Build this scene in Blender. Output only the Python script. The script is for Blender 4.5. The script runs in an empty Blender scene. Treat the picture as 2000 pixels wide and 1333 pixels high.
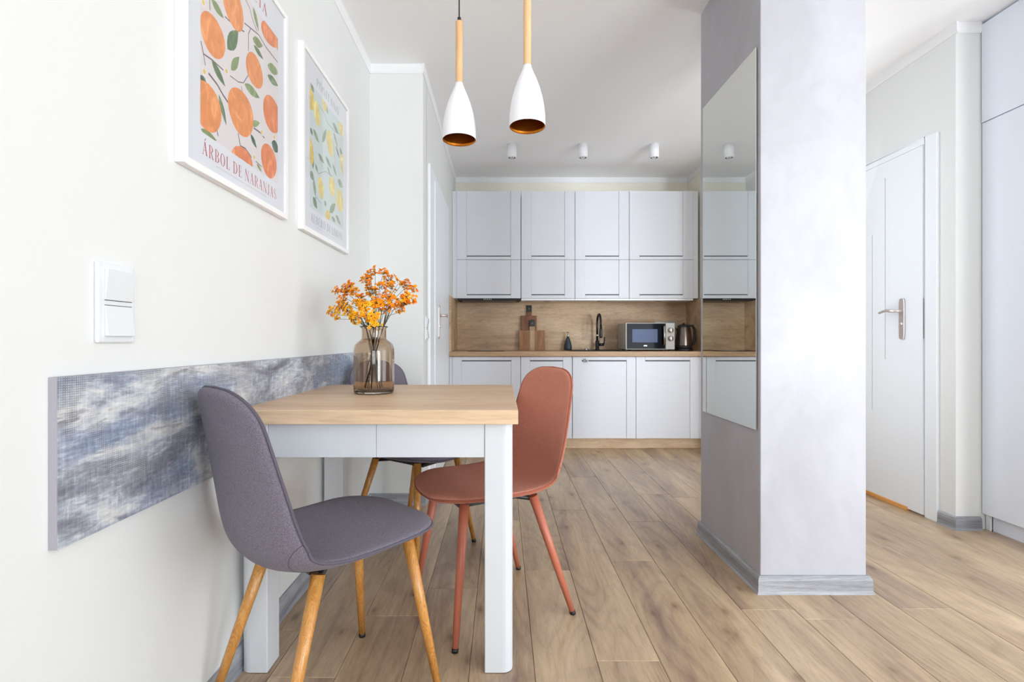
import bpy, bmesh, math, random
from mathutils import Vector, noise as mnoise
random.seed(7)
C = bpy.context.scene.collection
sc = bpy.context.scene
PI = math.pi

# ------------------------------------------------------------------ camera
F = 950.0; PX = 980.0; PY = 665.0; H = 0.97
cam = bpy.data.cameras.new('camera'); camo = bpy.data.objects.new('camera', cam); C.objects.link(camo)
camo.location = (0, 0, H); camo.rotation_euler = (PI/2, 0, 0)
cam.sensor_width = 36; cam.lens = 36*F/2000
cam.shift_x = (1000-PX)/2000; cam.shift_y = (PY-666.5)/2000
cam.clip_start = 0.05
sc.camera = camo

# ------------------------------------------------------------------ world, light, exposure
sc.view_settings.view_transform = 'Standard'; sc.view_settings.look = 'None'
sc.view_settings.gamma = 1; sc.view_settings.use_curve_mapping = False
sc.view_settings.exposure = 0.27
w = bpy.data.worlds.new('sky'); sc.world = w; w.use_nodes = True
nt = w.node_tree; bg = nt.nodes['Background']
bg.inputs[0].default_value = (0.80, 0.90, 1.0, 1); bg.inputs[1].default_value = 2.5
sc.cycles.max_bounces = 12; sc.cycles.diffuse_bounces = 8; sc.cycles.glossy_bounces = 5
sc.cycles.transmission_bounces = 12; sc.cycles.transparent_max_bounces = 12
sc.cycles.caustics_reflective = False; sc.cycles.caustics_refractive = False

def area(name, loc, rot, sx, sy, power, col=(1, 1, 1), spread=180):
    l = bpy.data.lights.new(name, 'AREA'); l.shape = 'RECTANGLE'; l.size = sx; l.size_y = sy
    l.energy = power; l.color = col; l.spread = math.radians(spread)
    o = bpy.data.objects.new(name, l); C.objects.link(o); o.location = loc; o.rotation_euler = rot
    return o
# daylight entering through the two windows behind the camera (aimed into the room, +Y)
area('daylight_balcony', (3.30, -2.93, 1.25), (PI/2+0.2, 0, 0), 0.75, 2.2, 62, (0.88, 0.94, 1.0), 130)
area('daylight_balcony', (4.50, -2.93, 1.25), (PI/2+0.2, 0, 0), 0.9, 2.2, 84, (0.88, 0.94, 1.0), 130)
area('daylight_window', (0.65, -2.93, 1.45), (PI/2+0.3, 0, 0), 1.5, 1.4, 17, (0.88, 0.94, 1.0), 140)
# daylight entering through the window in the right wall
area('daylight_side', (5.12, 0.15, 1.25), (PI/2+0.3, 0, PI/2), 2.0, 2.2, 25, (0.88, 0.95, 1.0))
# two unseen fill lights added in the hall
# the first is added behind the pillar to brighten the hall wall and door
area('hall_door_fill', (1.47, 2.80, 1.35), (0, -PI/2, 0), 1.9, 0.6, 5.2, (0.93, 0.965, 1.0))
area('hall_kitchen_fill', (2.20, 3.05, 1.35), (math.radians(100), 0, math.radians(62)), 0.9, 1.8, 6.2, (0.93, 0.965, 1.0))  # added fill that lifts the kitchen from the hall side

# ------------------------------------------------------------------ helpers
def wpos(o):
    v = Vector((0, 0, 0))
    while o: v += o.location; o = o.parent
    return v

class MB:
    def __init__(s): s.v = []; s.f = []; s.m = []; s.sm = []
    def add(s, vs, fs, mi=0, smooth=False):
        b = len(s.v); s.v += [tuple(p) for p in vs]
        for f in fs: s.f.append(tuple(b+i for i in f)); s.m.append(mi); s.sm.append(smooth)
        return s
    def box(s, x0, x1, y0, y1, z0, z1, mi=0):
        vs = [(x0,y0,z0),(x1,y0,z0),(x1,y1,z0),(x0,y1,z0),(x0,y0,z1),(x1,y0,z1),(x1,y1,z1),(x0,y1,z1)]
        return s.add(vs, [(0,3,2,1),(4,5,6,7),(0,1,5,4),(1,2,6,5),(2,3,7,6),(3,0,4,7)], mi)
    def prism(s, poly, axis, a, b, mi=0, smooth=False):
        """poly of 2-D points extruded along an axis from a to b"""
        def P(p, t):
            if axis == 'x': return (t, p[0], p[1])
            if axis == 'y': return (p[0], t, p[1])
            return (p[0], p[1], t)
        n = len(poly); vs = [P(p, a) for p in poly]+[P(p, b) for p in poly]
        s.add(vs, [tuple(range(n))[::-1], tuple(range(n, 2*n))], mi)
        return s.add(vs, [(i, (i+1) % n, n+(i+1) % n, n+i) for i in range(n)], mi, smooth)
    def tube(s, pts, rad, seg=12, mi=0, caps=True, smooth=True):
        pts = [Vector(p) for p in pts]; n = len(pts)
        rs = rad if isinstance(rad, (list, tuple)) else [rad]*n
        vs = []; prev = None
        for i, p in enumerate(pts):
            t = (pts[min(i+1, n-1)]-pts[max(i-1, 0)]).normalized()
            if prev is None:
                a = t.orthogonal().normalized()
            else:
                a = (prev-t*prev.dot(t)).normalized()
            prev = a; b = t.cross(a)
            for k in range(seg):
                q = 2*PI*k/seg; vs.append(p+a*math.cos(q)*rs[i]+b*math.sin(q)*rs[i])
        fs = [(i*seg+k, i*seg+(k+1) % seg, (i+1)*seg+(k+1) % seg, (i+1)*seg+k) for i in range(n-1) for k in range(seg)]
        s.add(vs, fs, mi, smooth)
        if caps:
            s.add(vs[:seg], [tuple(range(seg))[::-1]], mi); s.add(vs[-seg:], [tuple(range(seg))], mi)
        return s
    def lathe(s, prof, c=(0, 0, 0), seg=32, mi=0, axis='z', smooth=True):
        """prof: list of (r, h); r == 0 closes the end"""
        vs = []; rings = []
        def P(r, h, q):
            x, y, z = r*math.cos(q), r*math.sin(q), h
            if axis == 'y': x, y, z = x, h, y
            if axis == 'x': x, y, z = h, x, y
            return (c[0]+x, c[1]+y, c[2]+z)
        for r, h in prof:
            if r < 1e-6: rings.append([len(vs)]); vs.append(P(0, h, 0))
            else:
                rings.append(list(range(len(vs), len(vs)+seg))); vs += [P(r, h, 2*PI*k/seg) for k in range(seg)]
        fs = []
        for a, b in zip(rings, rings[1:]):
            for k in range(seg):
                k2 = (k+1) % seg
                if len(a) == 1 and len(b) == 1: continue
                if len(a) == 1: fs.append((a[0], b[k2], b[k]))
                elif len(b) == 1: fs.append((a[k], a[k2], b[0]))
                else: fs.append((a[k], a[k2], b[k2], b[k]))
        return s.add(vs, fs, mi, smooth)
    def build(s, name, mats, parent=None, bevel=0, seg=2, world=True, origin=None, merge=True):
        off = wpos(parent) if (parent and world) else Vector((0, 0, 0))
        loc = Vector((0, 0, 0))
        if origin is not None: loc = Vector(origin)-off; off = Vector(origin)
        me = bpy.data.meshes.new(name)
        me.from_pydata([tuple(Vector(v)-off) for v in s.v], [], s.f)
        if not isinstance(mats, (list, tuple)): mats = [mats]
        for m in mats: me.materials.append(m)
        me.polygons.foreach_set('material_index', s.m); me.polygons.foreach_set('use_smooth', s.sm)
        if merge:
            bm = bmesh.new(); bm.from_mesh(me)
            bmesh.ops.remove_doubles(bm, verts=bm.verts, dist=1e-6)
            bmesh.ops.recalc_face_normals(bm, faces=bm.faces)
            bm.to_mesh(me); bm.free()
        o = bpy.data.objects.new(name, me); C.objects.link(o); o.location = loc
        if parent: o.parent = parent
        if bevel:
            b = o.modifiers.new('bevel', 'BEVEL'); b.width = bevel; b.segments = seg
            b.limit_method = 'ANGLE'; b.angle_limit = math.radians(40)
        return o

def tag(o, label, cat, group=None):
    o['label'] = label; o['category'] = cat
    if group: o['group'] = group
    return o
def thing(name, label, cat, loc=(0, 0, 0), group=None):
    o = bpy.data.objects.new(name, None); C.objects.link(o); o.location = loc
    o.empty_display_size = 0.1
    return tag(o, label, cat, group)
def struct(o, label=None):
    o['kind'] = 'structure'
    if label: o['label'] = label
    return o
def bx(name, mat, parent, x0, x1, y0, y1, z0, z1, bevel=0.0015):
    return MB().box(x0, x1, y0, y1, z0, z1).build(name, mat, parent, bevel)

# ------------------------------------------------------------------ materials
def srgb(r, g, b):
    f = lambda c: (c/12.92 if c <= 0.04045 else ((c+0.055)/1.055)**2.4)
    return (f(r/255), f(g/255), f(b/255), 1)
class NT:
    """tiny node-tree writer"""
    def __init__(s, name):
        s.mat = bpy.data.materials.new(name); s.mat.use_nodes = True
        s.t = s.mat.node_tree; s.p = s.t.nodes['Principled BSDF']; s.out = s.t.nodes['Material Output']
    def n(s, kind, ins=None, **kw):
        nd = s.t.nodes.new(kind)
        for k, v in kw.items(): setattr(nd, k, v)
        for k, v in (ins or {}).items():
            if isinstance(v, bpy.types.NodeSocket): s.t.links.new(v, nd.inputs[k])
            else: nd.inputs[k].default_value = v
        return nd
    def link(s, a, b): s.t.links.new(a, b)
    def set(s, **kw):
        for k, v in kw.items():
            k = k.replace('_', ' ')
            if isinstance(v, bpy.types.NodeSocket): s.link(v, s.p.inputs[k])
            else: s.p.inputs[k].default_value = v
        return s
    def coords(s, scale, rand=True, kind='Object'):
        tc = s.n('ShaderNodeTexCoord'); src = tc.outputs[kind]
        if rand:
            oi = s.n('ShaderNodeObjectInfo')
            m = s.n('ShaderNodeMath', {0: oi.outputs['Random'], 1: 37.0}, operation='MULTIPLY')
            a = s.n('ShaderNodeVectorMath', {0: src, 1: m.outputs[0]}, operation='ADD'); src = a.outputs[0]
        mp = s.n('ShaderNodeMapping', {'Vector': src, 'Scale': scale}); return mp.outputs[0]
    def noise(s, vec, scale, detail=3, rough=0.5, dist=0):
        return s.n('ShaderNodeTexNoise', {'Vector': vec, 'Scale': scale, 'Detail': detail, 'Roughness': rough, 'Distortion': dist}).outputs['Fac']
    def ramp(s, fac, stops, interp='LINEAR'):
        r = s.n('ShaderNodeValToRGB', {'Fac': fac}); cr = r.color_ramp; cr.interpolation = interp
        while len(cr.elements) > 1: cr.elements.remove(cr.elements[-1])
        for i, (p, c) in enumerate(stops):
            e = cr.elements[0] if i == 0 else cr.elements.new(p)
            e.position = p; e.color = c
        return r.outputs['Color']
    def mix(s, fac, a, b, mode='MIX'):
        m = s.n('ShaderNodeMix', data_type='RGBA', blend_type=mode)
        for i, v in ((0, fac), (6, a), (7, b)):
            if isinstance(v, bpy.types.NodeSocket): s.link(v, m.inputs[i])
            else: m.inputs[i].default_value = v
        return m.outputs[2]
    def bump(s, h, strength=0.2, dist=0.001):
        b = s.n('ShaderNodeBump', {'Height': h, 'Strength': strength, 'Distance': dist})
        s.link(b.outputs[0], s.p.inputs['Normal']); return s
def plain(name, col, rough=0.5, metal=0, spec=0.5, coat=0, bump=0, bscale=200):
    m = NT(name).set(Base_Color=col, Roughness=rough, Metallic=metal, Coat_Weight=coat)
    m.p.inputs['Specular IOR Level'].default_value = spec
    c = m.coords((1, 1, 1), False); n = m.noise(c, bscale, 2)
    v = m.mix(n, tuple(x*0.985 for x in col[:3])+(1,), col); m.set(Base_Color=v)
    if bump: m.bump(n, bump, 0.0005)
    return m.mat
def plaster(name, col, var=0.97, rough=0.8, bs=0.08):
    m = NT(name); c = m.coords((1, 1, 1), False)
    n = m.noise(c, 1.3, 4); f = m.noise(c, 160, 2)
    v = m.mix(n, tuple(x*var for x in col[:3])+(1,), col)
    m.set(Base_Color=v, Roughness=rough); m.p.inputs['Specular IOR Level'].default_value = 0.25
    m.bump(f, bs, 0.0006); return m.mat
def wood(name, cols, axis='x', scale=1.0, rough=0.5, knots=0.0, ring=0.25, fine=0.35, spec=0.4, stretch=9.0, tone=0.1, tone_w=2.2, rand=True):
    """cols: dark, mid, light; the grain runs along the axis"""
    m = NT(name)
    s = {'x': (1/stretch, 1, 1), 'y': (1, 1/stretch, 1), 'z': (1, 1, 1/stretch)}[axis]
    s = tuple(k*scale for k in s); c = m.coords(s, rand)
    broad = m.noise(c, tone_w*2.2, 3, 0.55, 0.6)
    mid = m.noise(c, 22, 5, 0.6, 0.8)
    fin = m.noise(c, 130, 3, 0.6, 0.2)
    dz = m.noise(c, 3.0, 2, 0.5, 0.4)
    rg = m.n('ShaderNodeMath', {0: dz, 1: 26.0}, operation='MULTIPLY')
    rs = m.n('ShaderNodeMath', {0: rg.outputs[0]}, operation='FRACT')
    v = m.ramp(broad, [(0.30, cols[0]), (0.50, cols[1]), (0.70, cols[2])])
    v = m.mix(ring, v, m.mix(0.5, v, m.ramp(rs.outputs[0], [(0, cols[0]), (0.5, cols[2]), (1, cols[1])])))
    a = m.ramp(mid, [(0.3, (0.72, 0.70, 0.68, 1)), (0.6, (1, 1, 1, 1))])
    v = m.mix(fine, v, a, 'MULTIPLY')
    b = m.ramp(fin, [(0.35, (0.70, 0.68, 0.66, 1)), (0.55, (1, 1, 1, 1))])
    v = m.mix(fine, v, b, 'MULTIPLY')
    if knots:
        sk = {'x': (0.5, 1, 1), 'y': (1, 0.5, 1), 'z': (1, 1, 0.5)}[axis]
        ck = m.coords(sk, rand); wob = m.noise(ck, 12, 2)
        cv = m.n('ShaderNodeVectorMath', {0: ck, 1: (0, 0, 0)}, operation='ADD')
        sp_ = m.n('ShaderNodeSeparateXYZ', {0: cv.outputs[0]}); cb = m.n('ShaderNodeCombineXYZ', {0: sp_.outputs[0], 1: sp_.outputs[1 if axis == 'y' else 2]})
        vo = m.n('ShaderNodeTexVoronoi', {'Vector': cb.outputs[0], 'Scale': 3.6}, voronoi_dimensions='2D')
        dd = m.n('ShaderNodeMath', {0: vo.outputs['Distance'], 1: m.n('ShaderNodeMath', {0: wob, 1: 0.10}, operation='MULTIPLY').outputs[0]}, operation='ADD')
        k = m.ramp(dd.outputs[0], [(0.055, (0.42, 0.36, 0.32, 1)), (0.10, (0.82, 0.78, 0.76, 1)), (0.20, (1, 1, 1, 1))])
        v = m.mix(knots, v, k, 'MULTIPLY')
    if tone:
        oi = m.n('ShaderNodeObjectInfo')
        t = m.ramp(oi.outputs['Random'], [(0, (1-tone, 1-tone, 1-tone, 1)), (0.5, (1, 1-tone*0.25, 1-tone*0.5, 1)), (1, (1, 1, 1, 1))])
        v = m.mix(1.0, v, t, 'MULTIPLY')
    m.set(Base_Color=v, Roughness=rough); m.p.inputs['Specular IOR Level'].default_value = spec
    m.bump(mid, 0.12, 0.0006); return m.mat
def fabric(name, col, dark, light):
    m = NT(name); c = m.coords((1, 1, 1), False)
    a = m.noise(c, 420, 3, 0.7); b = m.noise(c, 25, 3)
    wx = m.n('ShaderNodeTexWave', {'Vector': c, 'Scale': 260, 'Distortion': 3.0, 'Detail': 2}, bands_direction='X')
    wz = m.n('ShaderNodeTexWave', {'Vector': c, 'Scale': 260, 'Distortion': 3.0, 'Detail': 2}, bands_direction='Z')
    ww = m.n('ShaderNodeMath', {0: wx.outputs['Fac'], 1: wz.outputs['Fac']}, operation='ADD').outputs[0]
    v = m.ramp(a, [(0.3, dark), (0.5, col), (0.72, light)])
    v = m.mix(0.25, v, m.ramp(b, [(0.3, (0.85, 0.85, 0.85, 1)), (0.7, (1, 1, 1, 1))]), 'MULTIPLY')
    m.set(Base_Color=v, Roughness=0.92, Sheen_Weight=0.08, Sheen_Roughness=0.5)
    m.p.inputs['Specular IOR Level'].default_value = 0.2
    m.bump(ww, 0.35, 0.0006); return m.mat

M = {}
M['wall'] = plaster('warm_white_paint', srgb(229, 231, 230))
M['cream'] = plaster('cream_paint', srgb(240, 235, 220))
M['ceiling'] = plaster('ceiling_paint', srgb(247, 247, 248))
M['cornice'] = plain('cornice_white', srgb(238, 239, 240), 0.8)
def pillar_mat():
    m = NT('silver_plaster'); c = m.coords((1, 1, 0.6), False)
    a = m.noise(c, 2.6, 5, 0.6, 0.6); b = m.noise(c, 14, 5, 0.65, 0.5); f = m.noise(c, 140, 2)
    v = m.ramp(a, [(0.3, srgb(168, 167, 174)), (0.55, srgb(179, 179, 187)), (0.75, srgb(186, 186, 194))])
    v = m.mix(0.5, v, m.ramp(b, [(0.3, (0.90, 0.90, 0.90, 1)), (0.65, (1, 1, 1, 1))]), 'MULTIPLY')
    m.set(Base_Color=v, Roughness=0.42, Metallic=0.0); m.bump(b, 0.10, 0.002); return m.mat
M['pillar'] = pillar_mat()
M['plank'] = wood('oak_plank', (srgb(142, 116, 102), srgb(188, 163, 132), srgb(218, 195, 162)), 'y', 1.0, 0.30, knots=0.9, ring=0.45, fine=0.5, spec=0.7, stretch=7.0, tone=0.08, tone_w=2.6)
M['table'] = wood('sonoma_oak', (srgb(202, 168, 134), srgb(222, 190, 156), srgb(232, 206, 174)), 'x', 1.2, 0.45, ring=0.4, fine=0.4, stretch=14, tone=0)
M['worktop'] = wood('worktop_oak', (srgb(160, 126, 94), srgb(190, 156, 122), srgb(208, 176, 142)), 'x', 1.0, 0.45, ring=0.3, fine=0.4, stretch=10, tone=0)
M['splash'] = wood('backsplash_oak', (srgb(178, 146, 114), srgb(212, 182, 148), srgb(230, 206, 174)), 'x', 1.4, 0.5, knots=0.4, ring=0.3, fine=0.6, stretch=7, tone=0)
M['board_wood'] = wood('acacia_wood', (srgb(120, 80, 48), srgb(158, 112, 72), srgb(190, 146, 104)), 'z', 4.0, 0.5, ring=0.5, fine=0.5, stretch=6, tone=0.15)
M['board_wood_red'] = wood('reddish_board_wood', (srgb(104, 64, 40), srgb(136, 88, 58), srgb(160, 112, 78)), 'z', 4.0, 0.5, ring=0.5, fine=0.5, stretch=6, tone=0)
M['board_wood_pale'] = wood('pale_board_wood', (srgb(170, 138, 104), srgb(196, 166, 130), srgb(212, 184, 150)), 'z', 4.0, 0.5, ring=0.4, fine=0.5, stretch=6, tone=0)
M['leg_wood'] = wood('glossy_leg_wood', (srgb(176, 110, 44), srgb(206, 142, 68), srgb(226, 170, 96)), 'z', 9.0, 0.25, ring=0.9, fine=0.5, spec=0.6, stretch=5, tone=0)
M['lamp_wood'] = wood('pale_lamp_wood', (srgb(214, 166, 116), srgb(230, 186, 138), srgb(238, 198, 152)), 'z', 6.0, 0.5, ring=0.2, fine=0.25, stretch=8, tone=0)
M['threshold'] = wood('orange_threshold_wood', (srgb(206, 136, 60), srgb(232, 164, 88), srgb(244, 184, 112)), 'y', 3.0, 0.4, stretch=8, tone=0)
M['skirting'] = wood('grey_skirting', (srgb(128, 131, 138), srgb(156, 159, 166), srgb(190, 193, 198)), 'y', 3.0, 0.5, ring=0.5, fine=0.7, stretch=16, tone=0)
M['skirting_x'] = wood('grey_skirting_x', (srgb(128, 131, 138), srgb(156, 159, 166), srgb(190, 193, 198)), 'x', 3.0, 0.5, ring=0.5, fine=0.7, stretch=16, tone=0)
M['grey_fabric'] = fabric('grey_fabric', srgb(119, 113, 126), srgb(92, 86, 97), srgb(145, 138, 152))
M['red_fabric'] = fabric('terracotta_fabric', srgb(208, 138, 116), srgb(184, 116, 96), srgb(226, 160, 138))
M['grey_seam'] = plain('grey_piping', srgb(92, 86, 98), 0.9)
M['red_seam'] = plain('terracotta_piping', srgb(168, 94, 74), 0.9)
M['red_metal'] = plain('terracotta_painted_metal', srgb(192, 112, 88), 0.4, spec=0.5)
M['black'] = plain('black_plastic', srgb(28, 27, 28), 0.4)
M['matt_black'] = plain('matt_black_metal', srgb(24, 24, 26), 0.35, spec=0.5)
M['white'] = plain('white_lacquer', srgb(236, 238, 242), 0.35, spec=0.5)
M['tablewhite'] = plain('white_table_paint', srgb(212, 216, 221), 0.4)
M['shade_white'] = plain('white_shade', srgb(240, 241, 246), 0.5)
M['gold'] = plain('gold_inside', srgb(196, 120, 40), 0.38, metal=1.0)
M['door_white'] = plain('door_white', srgb(238, 243, 248), 0.38)
M['plastic'] = plain('switch_plastic', srgb(226, 230, 234), 0.3)
M['steel'] = plain('brushed_steel', srgb(196, 192, 188), 0.3, metal=1.0)
M['nickel'] = plain('satin_nickel', srgb(222, 214, 212), 0.38, metal=1.0)
M['chrome'] = plain('chrome', srgb(222, 222, 224), 0.12, metal=1.0)
M['silver_plastic'] = plain('silver_plastic', srgb(186, 184, 178), 0.4)
M['dark_steel'] = plain('dark_kettle_steel', srgb(112, 100, 94), 0.22, metal=1.0)
M['black_glass'] = plain('black_glass', srgb(10, 14, 24), 0.05, spec=0.03)
M['window_glass'] = plain('microwave_window', srgb(96, 110, 144), 0.1, spec=0.03)
M['navy'] = plain('navy_ceramic', srgb(44, 54, 66), 0.5)
M['sink'] = plain('black_composite', srgb(34, 30, 30), 0.6)
M['bulb'] = plain('bulb_glass', srgb(226, 208, 184), 0.4)
M['wardrobe'] = plain('pale_blue_grey_laminate', srgb(222, 228, 238), 0.42)
M['edge_grey'] = plain('speckled_edge', srgb(170, 167, 176), 0.8, bump=0.4, bscale=260)
M['frame_white'] = plain('white_frame', srgb(244, 244, 244), 0.4)
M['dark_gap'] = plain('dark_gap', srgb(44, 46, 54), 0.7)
def cabinet_mat(name, ax):
    m = NT(name); c = m.coords({'x': (1, 8, 40), 'z': (40, 8, 1)}[ax], False)
    a = m.noise(c, 4, 4, 0.6, 0.3)
    v = m.ramp(a, [(0.3, srgb(218, 221, 229)), (0.6, srgb(222, 225, 232))])
    m.set(Base_Color=v, Roughness=0.42); m.bump(a, 0.05, 0.0005); return m.mat
M['cab_x'] = cabinet_mat('white_ash_panel', 'x'); M['cab_z'] = cabinet_mat('white_ash_stile', 'z')
def mirror_mat():
    m = NT('mirror_glass'); c = m.coords((1, 1, 1), False); n = m.noise(c, 3)
    m.set(Base_Color=m.mix(n, (0.91, 0.95, 0.925, 1), (0.92, 0.955, 0.935, 1)), Metallic=1.0, Roughness=0.0); return m.mat
M['mirror'] = mirror_mat()
def glass_mat(name, col, rough=0.0):
    m = NT(name); c = m.coords((1, 1, 1), False); n = m.noise(c, 5)
    m.set(Base_Color=m.mix(n, col, tuple(x*0.98 for x in col[:3])+(1,)), Roughness=rough, Transmission_Weight=1.0, IOR=1.45); return m.mat
M['vase'] = glass_mat('smoky_brown_glass', (0.76, 0.64, 0.52, 1))
def pane_mat():
    m = NT('picture_pane'); lw = m.n('ShaderNodeLayerWeight', {'Blend': 0.5}); pw = m.n('ShaderNodeMath', {0: lw.outputs['Facing'], 1: 4.0}, operation='POWER'); fr = m.n('ShaderNodeMath', {0: pw.outputs[0], 1: 0.5, 2: 0.025}, operation='MULTIPLY_ADD'); n = m.noise(m.coords((1, 1, 1), False), 2)
    tr = m.n('ShaderNodeBsdfTransparent'); gl = m.n('ShaderNodeBsdfGlossy', {'Roughness': 0.06, 'Color': m.mix(n, (1, 1, 1, 1), (0.98, 0.98, 0.98, 1))})
    mx = m.n('ShaderNodeMixShader', {0: fr.outputs[0], 1: tr.outputs[0], 2: gl.outputs[0]})
    m.link(mx.outputs[0], m.out.inputs[0]); return m.mat
M['pane'] = pane_mat()
def painting_mat():
    m = NT('abstract_blue_grey_print'); c = m.coords((1, 1, 1), False)
    c1 = m.coords((1, 1.0, 3.4), False); c2 = m.coords((1, 12, 60), False); c3 = m.coords((1, 60, 9), False)
    a = m.noise(c1, 3.2, 5, 0.6, 0.7); b = m.noise(c2, 2.2, 5, 0.7, 0.3); d = m.noise(c3, 2.0, 4, 0.7, 0.2); e = m.noise(c1, 2.4, 3, 0.5, 0.4)
    v = m.ramp(a, [(0.30, srgb(128, 128, 142)), (0.42, srgb(160, 164, 174)), (0.50, srgb(198, 202, 208)), (0.60, srgb(222, 223, 222)), (0.70, srgb(150, 150, 160))])
    blue = m.ramp(e, [(0.50, (0, 0, 0, 1)), (0.62, (0.8, 0.8, 0.8, 1))]); v = m.mix(blue, v, srgb(140, 156, 182))
    v = m.mix(0.5, v, m.ramp(b, [(0.32, srgb(116, 118, 128)), (0.5, srgb(168, 168, 172)), (0.66, srgb(228, 228, 222))]), 'OVERLAY')
    v = m.mix(0.45, v, m.ramp(d, [(0.3, srgb(88, 90, 98)), (0.5, srgb(146, 146, 148)), (0.7, srgb(214, 216, 218))]), 'OVERLAY')
    # woven halftone patches, bent by noise
    wv = m.n('ShaderNodeTexWave', {'Vector': c, 'Scale': 70, 'Distortion': 6.0, 'Detail': 1, 'Detail Scale': 0.06}, bands_direction='Y').outputs['Fac']
    wz = m.n('ShaderNodeTexWave', {'Vector': c, 'Scale': 78, 'Distortion': 6.0, 'Detail': 1, 'Detail Scale': 0.06}, bands_direction='Z').outputs['Fac']
    dots = m.n('ShaderNodeMath', {0: wv, 1: wz}, operation='MULTIPLY').outputs[0]
    msk = m.ramp(m.noise(c, 4.5, 3, 0.5, 1.0), [(0.52, (0, 0, 0, 1)), (0.60, (0.38, 0.38, 0.38, 1))])
    v = m.mix(msk, v, m.ramp(dots, [(0.25, srgb(84, 84, 96)), (0.6, srgb(222, 222, 216))]), 'MIX')
    m.set(Base_Color=v, Roughness=0.55); return m.mat
M['painting'] = painting_mat()

# ------------------------------------------------------------------ setting
WX = -0.78; KX = -0.465; JY = 2.872; BY = 4.87; RX = 2.33; SY = 2.495; WD = 2.455
CZ = 2.60; YB = -3.0; XR = 5.2; WE = 3.06; KR = 1.86
floor = struct(MB().box(WX-0.2, XR+0.2, YB-0.2, BY+0.2, -0.08, -0.012).build('floor', M['worktop']))
def plank_mesh(x0, x1, y0, y1, parent):
    e = 0.0016; g = 0.0005
    X0, X1, Y0, Y1 = x0+g, x1-g, y0+g, y1-g
    cx, cy = (x0+x1)/2, (y0+y1)/2
    mb = MB()
    vs = [(X0,Y0,-0.012),(X1,Y0,-0.012),(X1,Y1,-0.012),(X0,Y1,-0.012),
          (X0,Y0,-e),(X1,Y0,-e),(X1,Y1,-e),(X0,Y1,-e),
          (X0+e,Y0+e,0),(X1-e,Y0+e,0),(X1-e,Y1-e,0),(X0+e,Y1-e,0)]
    fs = [(8,9,10,11)]
    for i in range(4):
        j = (i+1) % 4; fs += [(i, j, 4+j, 4+i), (4+i, 4+j, 8+j, 8+i)]
    mb.add(vs, fs)
    return mb.build('plank', M['plank'], parent, origin=(cx, cy, 0), merge=False)
PW = 0.1915; PL = 1.31
known = {0: 2.05, 1: 2.78, 2: 2.14, 3: 2.60, 4: 1.75, 5: 3.0, -2: 1.90, -3: 1.71, -1: 2.62}
full = None
for k in range(-5, 28):
    x0 = 0.096+PW*k; x1 = x0+PW
    cx0, cx1 = max(x0, WX), min(x1, XR)
    if cx1-cx0 < 0.01: continue
    j = known.get(k, 1.2+random.random()*PL)
    y = j-PL*math.ceil((j-YB)/PL)
    while y < BY:
        a, b = max(y, YB), min(y+PL, BY)
        if b-a > 0.02:
            if full and abs(b-a-PL) < 1e-6 and abs(cx1-cx0-PW) < 1e-6:
                o = full.copy(); C.objects.link(o); o.location = ((x0+x1)/2, y+PL/2, 0)
            else:
                o = plank_mesh(cx0, cx1, a, b, floor)
                if abs(b-a-PL) < 1e-6 and abs(cx1-cx0-PW) < 1e-6: full = o
        y += PL

T = 0.12
struct(bx('ceiling', M['ceiling'], None, WX-T, XR+T, YB-T, BY+T, CZ, CZ+0.1, 0))
struct(bx('wall_left', M['wall'], None, WX-T, WX, YB-T, JY+0.002, 0, CZ, 0))
struct(bx('wall_alcove', M['wall'], None, WX-T, KX, JY, JY+0.14, 0, CZ, 0.003))
struct(bx('wall_kitchen_left', M['wall'], None, KX-T, KX, JY+0.13, BY+T, 0, CZ, 0))
struct(bx('wall_back', M['cream'], None, KX-T, RX+T, BY, BY+T, 0, CZ, 0))
struct(bx('wall_kitchen_right', M['cream'], None, KR, KR+0.10, 3.75, BY, 0, CZ, 0.003))
struct(bx('wall_hall', M['wall'], None, RX, RX+T, SY, BY+T, 0, CZ, 0.003))
struct(bx('wall_stub', M['wall'], None, RX+T-0.001, XR+T, SY, SY+T, 0, CZ, 0))
wr_ = MB().box(XR, XR+T, YB-T, -0.95, 0, CZ).box(XR, XR+T, 1.25, SY, 0, CZ).box(XR, XR+T, -0.95, 1.25, 0, 0.08).box(XR, XR+T, -0.95, 1.25, 2.38, CZ)
struct(wr_.build('wall_right', M['wall']))
sf_ = MB().box(XR+0.05, XR+0.11, -0.95, -0.89, 0.08, 2.38).box(XR+0.05, XR+0.11, 1.19, 1.25, 0.08, 2.38).box(XR+0.05, XR+0.11, -0.89, 1.19, 0.08, 0.14).box(XR+0.05, XR+0.11, -0.89, 1.19, 2.32, 2.38).box(XR+0.05, XR+0.11, 0.10, 0.20, 0.14, 2.32)
sw_ = struct(sf_.build('window_3', M['white']))
bx('pane', M['pane'], sw_, XR+0.078, XR+0.082, -0.89, 1.19, 0.14, 2.32, 0)
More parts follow.
